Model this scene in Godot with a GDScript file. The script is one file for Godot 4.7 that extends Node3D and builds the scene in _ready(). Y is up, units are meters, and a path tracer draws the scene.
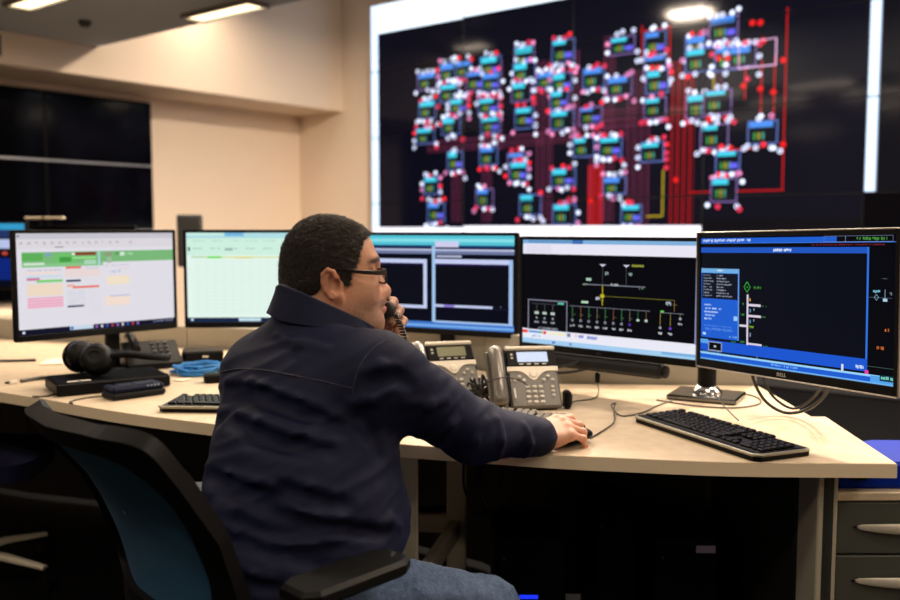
extends Node3D
# Control room: an operator at a curved console desk before a video wall.
# Depths below are metres in front of the camera (d), heights metres over the floor (h): v(x, h, d).

const EYE := 1.22
var rng := RandomNumberGenerator.new()
var mats := {}
var names := {}
var room := Transform3D(Basis(Vector3(0.783, 0, 0.622), Vector3.UP, Vector3(-0.622, 0, 0.783)).orthonormalized(), Vector3(-1.76, 0, -10.107))

func v(x: float, h: float, d: float) -> Vector3:
	return Vector3(x, h, -d)

# ---------------------------------------------------------------- geometry collector
class Geo:
	var p := PackedVector3Array()
	var n := PackedVector3Array()
	var t := PackedVector2Array()
	var c := PackedColorArray()
	var i := PackedInt32Array()
	var xf := Transform3D.IDENTITY

	func vert(a: Vector3, nn: Vector3, uv := Vector2.ZERO) -> int:
		p.append(xf * a)
		n.append((xf.basis * nn).normalized())
		t.append(uv)
		return p.size() - 1

	# a, b, c anticlockwise seen from outside
	func tri_i(a: int, b: int, cc: int) -> void:
		i.append(a); i.append(cc); i.append(b)

	func tri(a: Vector3, b: Vector3, cc: Vector3) -> void:
		var nn := (b - a).cross(cc - a)
		if nn.length_squared() < 1e-16:
			return
		nn = nn.normalized()
		tri_i(vert(a, nn), vert(b, nn), vert(cc, nn))

	func quad(a: Vector3, b: Vector3, cc: Vector3, d: Vector3) -> void:
		var nn := (cc - a).cross(d - b).normalized()
		var k := vert(a, nn, Vector2(0, 1)); vert(b, nn, Vector2(1, 1)); vert(cc, nn, Vector2(1, 0)); vert(d, nn, Vector2(0, 0))
		tri_i(k, k + 1, k + 2); tri_i(k, k + 2, k + 3)

	func quad_uv(a: Vector3, b: Vector3, cc: Vector3, d: Vector3, u0: float, v0: float, u1: float, v1: float) -> void:
		var nn := (cc - a).cross(d - b).normalized()
		var k := vert(a, nn, Vector2(u0, v1)); vert(b, nn, Vector2(u1, v1)); vert(cc, nn, Vector2(u1, v0)); vert(d, nn, Vector2(u0, v0))
		tri_i(k, k + 1, k + 2); tri_i(k, k + 2, k + 3)

	# chamfered box
	func box(m: Vector3, s: Vector3, b := 0.002) -> Geo:
		var h := s * 0.5
		b = minf(b, minf(h.x, minf(h.y, h.z)) * 0.9)
		var g := h - Vector3(b, b, b)
		for ax in 3:
			var a1 := (ax + 1) % 3
			var a2 := (ax + 2) % 3
			for sg in [-1.0, 1.0]:
				var q := []
				for e in [[-1.0, -1.0], [1.0, -1.0], [1.0, 1.0], [-1.0, 1.0]]:
					var o := Vector3.ZERO
					o[ax] = h[ax] * sg
					o[a1] = g[a1] * e[0]
					o[a2] = g[a2] * e[1]
					q.append(m + o)
				if sg > 0:
					quad(q[0], q[1], q[2], q[3])
				else:
					quad(q[3], q[2], q[1], q[0])
			if b > 0.0:
				for s1 in [-1.0, 1.0]:
					for s2 in [-1.0, 1.0]:
						var q := []
						for e in [-1.0, 1.0]:
							var o1 := Vector3.ZERO
							o1[ax] = g[ax] * e; o1[a1] = h[a1] * s1; o1[a2] = g[a2] * s2
							var o2 := Vector3.ZERO
							o2[ax] = g[ax] * e; o2[a1] = g[a1] * s1; o2[a2] = h[a2] * s2
							q.append(m + o1); q.append(m + o2)
						if s1 * s2 > 0:
							quad(q[0], q[2], q[3], q[1]) if _out(q[0], q[2], q[3], m) else quad(q[1], q[3], q[2], q[0])
						else:
							quad(q[0], q[2], q[3], q[1]) if _out(q[0], q[2], q[3], m) else quad(q[1], q[3], q[2], q[0])
		if b > 0.0:
			for sx in [-1.0, 1.0]:
				for sy in [-1.0, 1.0]:
					for sz in [-1.0, 1.0]:
						var a := m + Vector3(h.x * sx, g.y * sy, g.z * sz)
						var bb := m + Vector3(g.x * sx, h.y * sy, g.z * sz)
						var cc := m + Vector3(g.x * sx, g.y * sy, h.z * sz)
						if sx * sy * sz > 0:
							tri(a, bb, cc)
						else:
							tri(cc, bb, a)
		return self

	func _out(a: Vector3, b: Vector3, cc: Vector3, m: Vector3) -> bool:
		return (b - a).cross(cc - a).dot(a + b + cc - m * 3.0) > 0.0

	# polygon in x, z (any winding) drawn out from y0 to y1, its rim chamfered by b
	func prism(poly: PackedVector2Array, y0: float, y1: float, b := 0.0) -> Geo:
		var q := poly.duplicate()
		if Geometry2D.is_polygon_clockwise(q):
			q.reverse()
		var inner := q
		if b > 0.0:
			inner = PackedVector2Array()
			var k := q.size()
			for e in k:
				var d1 := (q[e] - q[(e + k - 1) % k]).normalized()
				var d2 := (q[(e + 1) % k] - q[e]).normalized()
				var m := Vector2(-d1.y, d1.x) + Vector2(-d2.y, d2.x)
				m = m.normalized()
				inner.append(q[e] + m * b / maxf(0.35, m.dot(Vector2(-d1.y, d1.x))))
		var tr := Geometry2D.triangulate_polygon(inner)
		for e in range(0, tr.size(), 3):
			var a := inner[tr[e]]; var bb := inner[tr[e + 1]]; var cc := inner[tr[e + 2]]
			if (bb - a).cross(cc - a) > 0:
				var w := bb; bb = cc; cc = w
			tri(Vector3(a.x, y1, a.y), Vector3(bb.x, y1, bb.y), Vector3(cc.x, y1, cc.y))
			tri(Vector3(cc.x, y0, cc.y), Vector3(bb.x, y0, bb.y), Vector3(a.x, y0, a.y))
		for e in q.size():
			var f := (e + 1) % q.size()
			var a := q[e]; var bb := q[f]
			quad(Vector3(bb.x, y0 + b, bb.y), Vector3(a.x, y0 + b, a.y), Vector3(a.x, y1 - b, a.y), Vector3(bb.x, y1 - b, bb.y))
			if b > 0.0:
				var ai := inner[e]; var bi := inner[f]
				quad(Vector3(bb.x, y1 - b, bb.y), Vector3(a.x, y1 - b, a.y), Vector3(ai.x, y1, ai.y), Vector3(bi.x, y1, bi.y))
				quad(Vector3(bi.x, y0, bi.y), Vector3(ai.x, y0, ai.y), Vector3(a.x, y0 + b, a.y), Vector3(bb.x, y0 + b, bb.y))
		return self

	func tube(path: PackedVector3Array, ra: float, rb := -1.0, sides := 8, flat := 1.0) -> Geo:
		if rb < 0.0:
			rb = ra
		var m := path.size()
		var up := Vector3.UP
		var prev := Vector3.ZERO
		var start := p.size()
		for e in m:
			var d := (path[mini(e + 1, m - 1)] - path[maxi(e - 1, 0)]).normalized()
			if e == 0:
				up = d.cross(Vector3.UP)
				if up.length() < 0.05:
					up = d.cross(Vector3.RIGHT)
			else:
				up = up - d * up.dot(d)
			up = up.normalized()
			var s := d.cross(up)
			var r := lerpf(ra, rb, float(e) / maxf(1.0, m - 1))
			for k in sides:
				var a := TAU * k / sides
				var nn := up * cos(a) + s * sin(a)
				vert(path[e] + (up * cos(a) + s * sin(a) * flat) * r, nn, Vector2(float(k) / sides, float(e)))
			prev = d
		for e in m - 1:
			for k in sides:
				var a := start + e * sides + k
				var b := start + e * sides + (k + 1) % sides
				tri_i(a, b, b + sides); tri_i(a, b + sides, a + sides)
		for e in [0, m - 1]:
			var d := (path[1] - path[0]).normalized() * -1.0 if e == 0 else (path[m - 1] - path[m - 2]).normalized()
			var ci := vert(path[e] + d * (ra if e == 0 else rb) * 0.3, d)
			var first := p.size()
			for k in sides:
				p.append(p[start + e * sides + k]); n.append((xf.basis * d).normalized()); t.append(Vector2.ZERO)
			for k in sides:
				if e == 0:
					tri_i(ci, first + (k + 1) % sides, first + k)
				else:
					tri_i(ci, first + k, first + (k + 1) % sides)
		return self

	# profile of (radius, y) turned about y
	func lathe(prof: PackedVector2Array, segs := 20, smooth := true) -> Geo:
		var m := prof.size()
		var nr := PackedVector2Array()
		for e in m:
			var d := prof[mini(e + 1, m - 1)] - prof[maxi(e - 1, 0)]
			nr.append(Vector2(d.y, -d.x).normalized())
		for e in m - 1:
			var d := (prof[e + 1] - prof[e])
			if d.length() < 1e-7:
				continue
			var fn := Vector2(d.y, -d.x).normalized()
			for k in segs:
				var a0 := TAU * k / segs
				var a1 := TAU * (k + 1) / segs
				var n0 := nr[e] if smooth and nr[e].dot(fn) > 0.8 else fn
				var n1 := nr[e + 1] if smooth and nr[e + 1].dot(fn) > 0.8 else fn
				var q := p.size()
				for w in [[a0, 0], [a0, 1], [a1, 1], [a1, 0]]:
					var pr := prof[e + w[1]]
					var nn: Vector2 = n1 if w[1] == 1 else n0
					vert(Vector3(pr.x * cos(w[0]), pr.y, pr.x * sin(w[0])), Vector3(nn.x * cos(w[0]), nn.y, nn.x * sin(w[0])), Vector2(w[0] / TAU, float(e + w[1]) / m))
				tri_i(q, q + 1, q + 2); tri_i(q, q + 2, q + 3)
		return self

	func ball(m: Vector3, r: Vector3, segs := 16) -> Geo:
		var keep := xf
		xf = xf * Transform3D(Basis.from_scale(r), m)
		var pr := PackedVector2Array()
		var k := segs / 2
		for e in k + 1:
			var a := -PI / 2 + PI * e / k
			pr.append(Vector2(cos(a), sin(a)))
		lathe(pr, segs)
		xf = keep
		return self

	# a sheet f(u, v) of thickness th; closed_u joins the ends of u
	func sheet(f: Callable, nu: int, nv: int, th: float, closed_u := false) -> Geo:
		var pts := []
		for a in nu + 1:
			for b in nv + 1:
				pts.append(f.call(float(a) / nu, float(b) / nv))
		var nor := []
		for a in nu + 1:
			for b in nv + 1:
				var a0 := a - 1; var a1 := a + 1
				if closed_u:
					a0 = (a - 1 + nu) % nu; a1 = (a + 1) % nu
				else:
					a0 = maxi(a0, 0); a1 = mini(a1, nu)
				var du: Vector3 = pts[a1 * (nv + 1) + b] - pts[a0 * (nv + 1) + b]
				var dv: Vector3 = pts[a * (nv + 1) + mini(b + 1, nv)] - pts[a * (nv + 1) + maxi(b - 1, 0)]
				nor.append(du.cross(dv).normalized())
		for sd in [1.0, -1.0]:
			var k := p.size()
			for a in nu + 1:
				for b in nv + 1:
					var e := a * (nv + 1) + b
					vert(pts[e] + nor[e] * th * 0.5 * sd, nor[e] * sd, Vector2(float(a) / nu, float(b) / nv))
			for a in nu:
				for b in nv:
					var e := k + a * (nv + 1) + b
					if sd > 0:
						tri_i(e, e + nv + 1, e + nv + 2); tri_i(e, e + nv + 2, e + 1)
					else:
						tri_i(e, e + nv + 2, e + nv + 1); tri_i(e, e + 1, e + nv + 2)
		var rim := []
		for a in nu:
			rim.append([a * (nv + 1), (a + 1) * (nv + 1)])
			rim.append([(a + 1) * (nv + 1) + nv, a * (nv + 1) + nv])
		if not closed_u:
			for b in nv:
				rim.append([b + 1, b])
				rim.append([nu * (nv + 1) + b, nu * (nv + 1) + b + 1])
		for e in rim:
			var o0: Vector3 = nor[e[0]] * th * 0.5
			var o1: Vector3 = nor[e[1]] * th * 0.5
			quad(pts[e[0]] - o0, pts[e[1]] - o1, pts[e[1]] + o1, pts[e[0]] + o0)
		return self

	func mesh() -> ArrayMesh:
		var a := []
		a.resize(Mesh.ARRAY_MAX)
		a[Mesh.ARRAY_VERTEX] = p
		a[Mesh.ARRAY_NORMAL] = n
		a[Mesh.ARRAY_TEX_UV] = t
		if c.size() == p.size():
			a[Mesh.ARRAY_COLOR] = c
		a[Mesh.ARRAY_INDEX] = i
		var m := ArrayMesh.new()
		m.add_surface_from_arrays(Mesh.PRIMITIVE_TRIANGLES, a)
		return m

# ---------------------------------------------------------------- naming and placing
func numbered(s: String) -> String:
	var k: int = names.get(s, -1) + 1
	names[s] = k
	return s if k == 0 else "%s_%03d" % [s, k]

func thing(called: String, label: String, category: String, at := Vector3.ZERO, basis := Basis.IDENTITY, group := "") -> Node3D:
	var o := Node3D.new()
	o.name = numbered(called)
	add_child(o)
	o.transform = Transform3D(basis, at)
	tag(o, label, category, group)
	return o

func tag(o: Node3D, label: String, category: String, group := "") -> void:
	o.set_meta("label", label)
	o.set_meta("category", category)
	if group:
		o.set_meta("group", group)

func put(called: String, g: Variant, m: Material, parent: Node3D) -> MeshInstance3D:
	var o := MeshInstance3D.new()
	o.mesh = g.mesh() if g is Geo else g
	o.material_override = m
	o.name = numbered(called) if parent == self else called
	if parent != self and parent.has_node(NodePath(called)):
		var k := 1
		while parent.has_node(NodePath("%s_%03d" % [called, k])):
			k += 1
		o.name = "%s_%03d" % [called, k]
	parent.add_child(o, true)
	return o

func struct(called: String, g: Geo, m: Material, label: String, parent: Node3D = self) -> MeshInstance3D:
	var o := put(called, g, m, parent)
	o.set_meta("kind", "structure")
	if parent == self:
		o.set_meta("label", label)
		o.set_meta("category", called.split("_")[0])
	return o

func copy_of(src: Node3D, at: Transform3D, label: String, group := "") -> Node3D:
	var base := String(src.name)
	var c: Node3D = src.duplicate()
	c.name = numbered(base)
	add_child(c)
	c.transform = at
	c.set_meta("label", label)
	if group:
		c.set_meta("group", group)
	return c

# ---------------------------------------------------------------- materials
func mat(key: String, col: Color, rough := 0.6, metal := 0.0, spec := 0.5) -> StandardMaterial3D:
	if mats.has(key):
		return mats[key]
	var m := StandardMaterial3D.new()
	m.resource_name = key
	m.albedo_color = col
	m.roughness = rough
	m.metallic = metal
	m.metallic_specular = spec
	mats[key] = m
	return m

func c8(r: int, g: int, b: int) -> Color:
	return Color8(r, g, b)

func noise_tex(freq: float, size := 256, ramp: Gradient = null, normal := 0.0, kind := FastNoiseLite.TYPE_SIMPLEX, sd := 1) -> NoiseTexture2D:
	var n := FastNoiseLite.new()
	n.noise_type = kind
	n.frequency = freq
	n.seed = sd
	n.fractal_octaves = 3
	var t := NoiseTexture2D.new()
	t.width = size; t.height = size
	t.seamless = true
	t.noise = n
	if ramp:
		t.color_ramp = ramp
	if normal > 0.0:
		t.as_normal_map = true
		t.bump_strength = normal
	return t

func ramp(a: Color, b: Color) -> Gradient:
	var g := Gradient.new()
	g.set_color(0, a); g.set_color(1, b)
	return g

func tri_map(m: StandardMaterial3D, s: float) -> void:
	m.uv1_triplanar = true
	m.uv1_world_triplanar = false
	m.uv1_scale = Vector3(s, s, s)

func glow(key: String, col: Color, e: float) -> StandardMaterial3D:
	var m := mat(key, Color.BLACK, 0.4)
	m.emission_enabled = true
	m.emission = col
	m.emission_energy_multiplier = e
	return m

func screen_mat(key: String, im: Image, e: float, rough := 0.32) -> StandardMaterial3D:
	var m := mat(key, Color(0.03, 0.03, 0.04), rough, 0.0, 0.14)
	m.emission_enabled = true
	m.emission = Color.BLACK
	m.emission_texture = ImageTexture.create_from_image(im)
	m.emission_energy_multiplier = e
	m.texture_repeat = false
	return m

func area_light(called: String, at: Transform3D, size: Vector2, col: Color, e: float) -> void:
	var l := AreaLight3D.new()
	l.name = numbered(called)
	add_child(l, true)
	l.transform = at
	l.area_size = size
	l.light_color = col
	l.light_energy = e
	l.area_range = 14.0
	l.area_attenuation = 2.0
	l.area_normalize_energy = true
	l.shadow_enabled = true

func arc_path(pts: Array, steps := 8) -> PackedVector3Array:
	var out := PackedVector3Array()
	var m := pts.size()
	for e in m - 1:
		var p0: Vector3 = pts[maxi(e - 1, 0)]
		var p1: Vector3 = pts[e]
		var p2: Vector3 = pts[e + 1]
		var p3: Vector3 = pts[mini(e + 2, m - 1)]
		for k in steps:
			var t := float(k) / steps
			out.append(p1.cubic_interpolate(p2, p0, p3, t))
	out.append(pts[m - 1])
	return out

# ---------------------------------------------------------------- drawing the screens
class Page:
	var im: Image
	var w := 0
	var h := 0
	var rng := RandomNumberGenerator.new()
	var lean := 1.0    # far side over near side: places read off the slanted photograph are spread back over the page
	func ux(t: float) -> float:
		return t * lean / (1.0 + t * (lean - 1.0))
	func _init(ww: int, hh: int, col: Color) -> void:
		w = ww; h = hh
		im = Image.create(w, h, false, Image.FORMAT_RGB8)
		im.fill(col)
		rng.seed = 7
	# all in parts of the page
	func r(x0: float, y0: float, x1: float, y1: float, col: Color) -> void:
		x0 = ux(x0); x1 = ux(x1)
		var a := roundi(x0 * w); var b := roundi(y0 * h)
		im.fill_rect(Rect2i(a, b, maxi(1, roundi(x1 * w) - a), maxi(1, roundi(y1 * h) - b)), col)
	func px(x: float, y: float, ww: float, hh: float, col: Color) -> void:
		im.fill_rect(Rect2i(roundi(x), roundi(y), maxi(1, roundi(ww)), maxi(1, roundi(hh))), col)
	func frame(x0: float, y0: float, x1: float, y1: float, t: float, col: Color) -> void:
		var ty := t * w / h
		r(x0, y0, x1, y0 + ty, col); r(x0, y1 - ty, x1, y1, col)
		r(x0, y0, x0 + t, y1, col); r(x1 - t, y0, x1, y1, col)
	func line(x0: float, y0: float, x1: float, y1: float, t: float, col: Color) -> void:
		var d := Vector2((x1 - x0) * w, (y1 - y0) * h)
		var m := int(d.length()) + 1
		for k in m + 1:
			var q := Vector2(x0 * w, y0 * h) + d * (float(k) / m)
			px(q.x - t / 2, q.y - t / 2, t, t, col)
	func dot(x: float, y: float, rad: float, col: Color) -> void:
		var k := int(rad)
		for e in range(-k, k + 1):
			var ww := sqrt(maxf(0.0, rad * rad - e * e))
			px(x - ww, y + e, ww * 2, 1, col)
	# a run of small strokes as unreadable as the photograph's
	func scribble(x0: float, y0: float, x1: float, hh: float, col: Color) -> void:
		x0 = ux(x0); x1 = ux(x1)
		var x := x0 * w
		while x < x1 * w:
			var ww := rng.randf_range(1.5, 4.5) * maxf(1.0, h * hh / 9.0)
			if rng.randf() < 0.82:
				px(x, y0 * h + rng.randf_range(0, hh * h * 0.25), minf(ww, x1 * w - x), hh * h * rng.randf_range(0.6, 1.0), col)
			x += ww + rng.randf_range(1.0, 2.2)

func page_schedule() -> Image:
	var g := Page.new(1024, 576, c8(232, 229, 238))
	g.r(0, 0, 1, 0.055, c8(205, 203, 214)); g.r(0, 0.055, 1, 0.15, c8(226, 222, 228))
	g.r(0.01, 0.02, 0.02, 0.035, c8(60, 60, 80))
	for k in 16:
		g.scribble(0.02 + k * 0.045, 0.08, 0.04 + k * 0.045, 0.03, c8(196, 186, 196))
	g.r(0.225, 0.13, 0.275, 0.145, c8(178, 170, 178))
	g.r(0.03, 0.185, 1, 0.30, c8(124, 190, 124)); g.r(0.03, 0.30, 0.52, 0.335, c8(140, 204, 142))
	g.r(0.03, 0.2, 0.15, 0.27, c8(96, 180, 92)); g.r(0.04, 0.29, 0.16, 0.315, c8(215, 236, 215))
	g.r(0.165, 0.195, 0.2, 0.23, c8(130, 170, 190)); g.r(0.225, 0.21, 0.35, 0.3, c8(112, 200, 108))
	g.r(0.25, 0.24, 0.32, 0.29, c8(70, 160, 72)); g.r(0.345, 0.195, 0.475, 0.225, c8(140, 62, 48))
	g.r(0.325, 0.2, 0.345, 0.222, c8(240, 240, 236)); g.r(0.33, 0.24, 0.475, 0.26, c8(150, 230, 140))
	g.r(0.4, 0.275, 0.475, 0.32, c8(176, 220, 190)); g.r(0.487, 0.19, 0.502, 0.33, c8(176, 214, 220))
	g.r(0.53, 0.2, 0.58, 0.24, c8(150, 160, 130)); g.r(0.545, 0.25, 0.575, 0.31, c8(165, 190, 165))
	g.r(0.6, 0.2, 0.64, 0.23, c8(98, 160, 98)); g.r(0.63, 0.2, 0.66, 0.24, c8(210, 240, 214)); g.scribble(0.66, 0.21, 0.72, 0.02, c8(200, 232, 200))
	g.r(0.285, 0.335, 0.38, 0.36, c8(236, 122, 100)); g.r(0.28, 0.37, 0.5, 0.445, c8(240, 222, 220)); g.r(0.05, 0.38, 0.24, 0.40, c8(246, 226, 214))
	g.scribble(0.06, 0.355, 0.26, 0.02, c8(200, 196, 214)); g.scribble(0.41, 0.35, 0.49, 0.016, c8(200, 190, 206))
	g.r(0.055, 0.44, 0.13, 0.465, c8(214, 130, 170)); g.r(0.055, 0.42, 0.26, 0.44, c8(206, 226, 234))
	g.r(0.11, 0.462, 0.265, 0.488, c8(126, 216, 118)); g.r(0.285, 0.472, 0.375, 0.493, c8(40, 44, 82))
	g.r(0.055, 0.5, 0.265, 0.62, c8(246, 224, 202)); g.r(0.29, 0.52, 0.335, 0.545, c8(246, 180, 160)); g.r(0.325, 0.54, 0.49, 0.56, c8(240, 112, 84))
	for k in 4:
		g.r(0.055, 0.635 + k * 0.027, 0.265, 0.65 + k * 0.027, c8(242, 170, 196)); g.r(0.055, 0.65 + k * 0.027, 0.265, 0.662 + k * 0.027, c8(246, 206, 222))
	for k in 9:
		g.scribble(0.29, 0.585 + k * 0.02, 0.4, 0.012, c8(206, 210, 226)); g.scribble(0.42, 0.57 + k * 0.033, 0.5, 0.01, c8(214, 212, 226))
	g.r(0.29, 0.735, 0.39, 0.752, c8(44, 50, 78))
	g.r(0.54, 0.45, 0.69, 0.54, c8(248, 232, 206)); g.r(0.53, 0.66, 0.69, 0.76, c8(250, 228, 214)); g.r(0.56, 0.655, 0.69, 0.665, c8(176, 190, 226))
	g.scribble(0.56, 0.39, 0.63, 0.03, c8(190, 200, 226)); g.scribble(0.53, 0.33, 0.69, 0.016, c8(206, 200, 216)); g.scribble(0.6, 0.37, 0.68, 0.012, c8(230, 200, 200))
	g.r(0, 0.945, 1, 1, c8(14, 18, 40)); g.r(0.3, 0.945, 0.445, 0.985, c8(206, 224, 240)); g.r(0.305, 0.95, 0.32, 0.98, c8(40, 110, 200))
	for k in 9:
		g.r(0.46 + k * 0.034, 0.955, 0.475 + k * 0.034, 0.985, [c8(150, 110, 190), c8(210, 214, 230), c8(60, 90, 190), c8(180, 60, 80)][k % 4])
	g.r(0.02, 0.96, 0.035, 0.985, c8(220, 226, 240)); g.scribble(0.85, 0.955, 0.99, 0.02, c8(150, 160, 190))
	return g.im

func page_table() -> Image:
	var g := Page.new(1024, 576, c8(228, 246, 236))
	g.r(0, 0, 1, 0.06, c8(176, 222, 228)); g.r(0, 0, 0.24, 0.03, c8(202, 240, 228)); g.r(0.24, 0, 0.36, 0.04, c8(120, 184, 226))
	g.r(0, 0.06, 1, 0.25, c8(206, 240, 222)); g.r(0.01, 0.16, 0.022, 0.2, c8(50, 100, 96))
	for k in 8:
		g.scribble(0.04 + k * 0.11, 0.08, 0.12 + k * 0.11, 0.02, c8(182, 214, 202)); g.scribble(0.04 + k * 0.11, 0.165, 0.1 + k * 0.11, 0.02, c8(170, 200, 190))
	g.r(0.24, 0.17, 0.29, 0.2, c8(160, 186, 178))
	g.r(0.03, 0.265, 1, 0.28, c8(214, 220, 140)); g.r(0.13, 0.26, 0.22, 0.285, c8(112, 224, 88)); g.r(0.03, 0.26, 0.12, 0.28, c8(180, 214, 170)); g.r(0.3, 0.265, 0.42, 0.285, c8(226, 214, 120))
	for k in 26:
		g.r(0.04, 0.31 + k * 0.024, 0.8, 0.3115 + k * 0.024, c8(220, 240, 232))
	for k in 13:
		g.r(0.06 + k * 0.055, 0.3, 0.075 + k * 0.055, 0.9, c8(222, 243, 233))
	for k in 14:
		g.scribble(0.05, 0.315 + k * 0.043, 0.75, 0.012, c8(214, 236, 228))
	g.r(0, 0.95, 1, 1, c8(22, 40, 70)); g.r(0.32, 0.955, 0.46, 0.99, c8(196, 226, 236)); g.r(0.02, 0.96, 0.035, 0.985, c8(214, 236, 240))
	return g.im

func page_two_windows() -> Image:
	var g := Page.new(1024, 576, c8(4, 8, 24))
	var pale := c8(196, 206, 240)
	g.r(0, 0, 1, 0.105, c8(84, 196, 214)); g.r(0, 0.035, 1, 0.07, c8(134, 222, 232)); g.r(0.0, 0.105, 1, 0.125, c8(30, 70, 120))
	g.r(0.48, 0.06, 0.64, 0.125, c8(206, 206, 238)); g.r(0, 0.14, 1, 0.2, c8(110, 120, 158)); g.r(0, 0.145, 1, 0.165, c8(186, 192, 222))
	g.r(0, 0.215, 0.05, 0.235, c8(176, 180, 210)); g.r(0.49, 0.21, 0.66, 0.235, c8(176, 182, 212))
	g.r(0.02, 0.255, 0.42, 0.3, pale); g.r(0.02, 0.3, 0.4, 0.32, c8(34, 24, 70)); g.r(0.4, 0.255, 0.425, 0.79, pale); g.r(0.02, 0.755, 0.425, 0.79, pale)
	g.r(0.46, 0.11, 0.482, 1, c8(160, 196, 236)); g.r(0.482, 0.25, 0.985, 0.3, pale); g.r(0.482, 0.3, 0.97, 0.32, c8(40, 26, 84)); g.r(0.965, 0.25, 0.99, 1, c8(160, 190, 232))
	g.r(0.482, 0.74, 0.86, 0.765, pale); g.r(0.54, 0.74, 0.61, 0.765, c8(140, 120, 210)); g.r(0.482, 0.765, 0.97, 0.772, c8(30, 30, 60))
	g.scribble(0.49, 0.705, 0.59, 0.02, c8(150, 150, 186)); g.scribble(0.64, 0.705, 0.68, 0.02, c8(140, 144, 180)); g.scribble(0.73, 0.71, 0.8, 0.02, c8(140, 144, 180)); g.scribble(0.84, 0.72, 0.94, 0.025, c8(120, 126, 160))
	g.r(0.02, 0.3, 0.03, 0.79, c8(120, 136, 190))
	g.r(0.03, 0.32, 0.4, 0.755, c8(6, 10, 22)); g.r(0.482, 0.32, 0.965, 0.74, c8(6, 9, 20))
	g.r(0, 0.93, 1, 1, c8(64, 120, 204)); g.r(0, 0.96, 1, 0.985, c8(120, 172, 232)); g.r(0.482, 0.915, 0.99, 0.935, c8(170, 196, 236))
	return g.im

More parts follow.
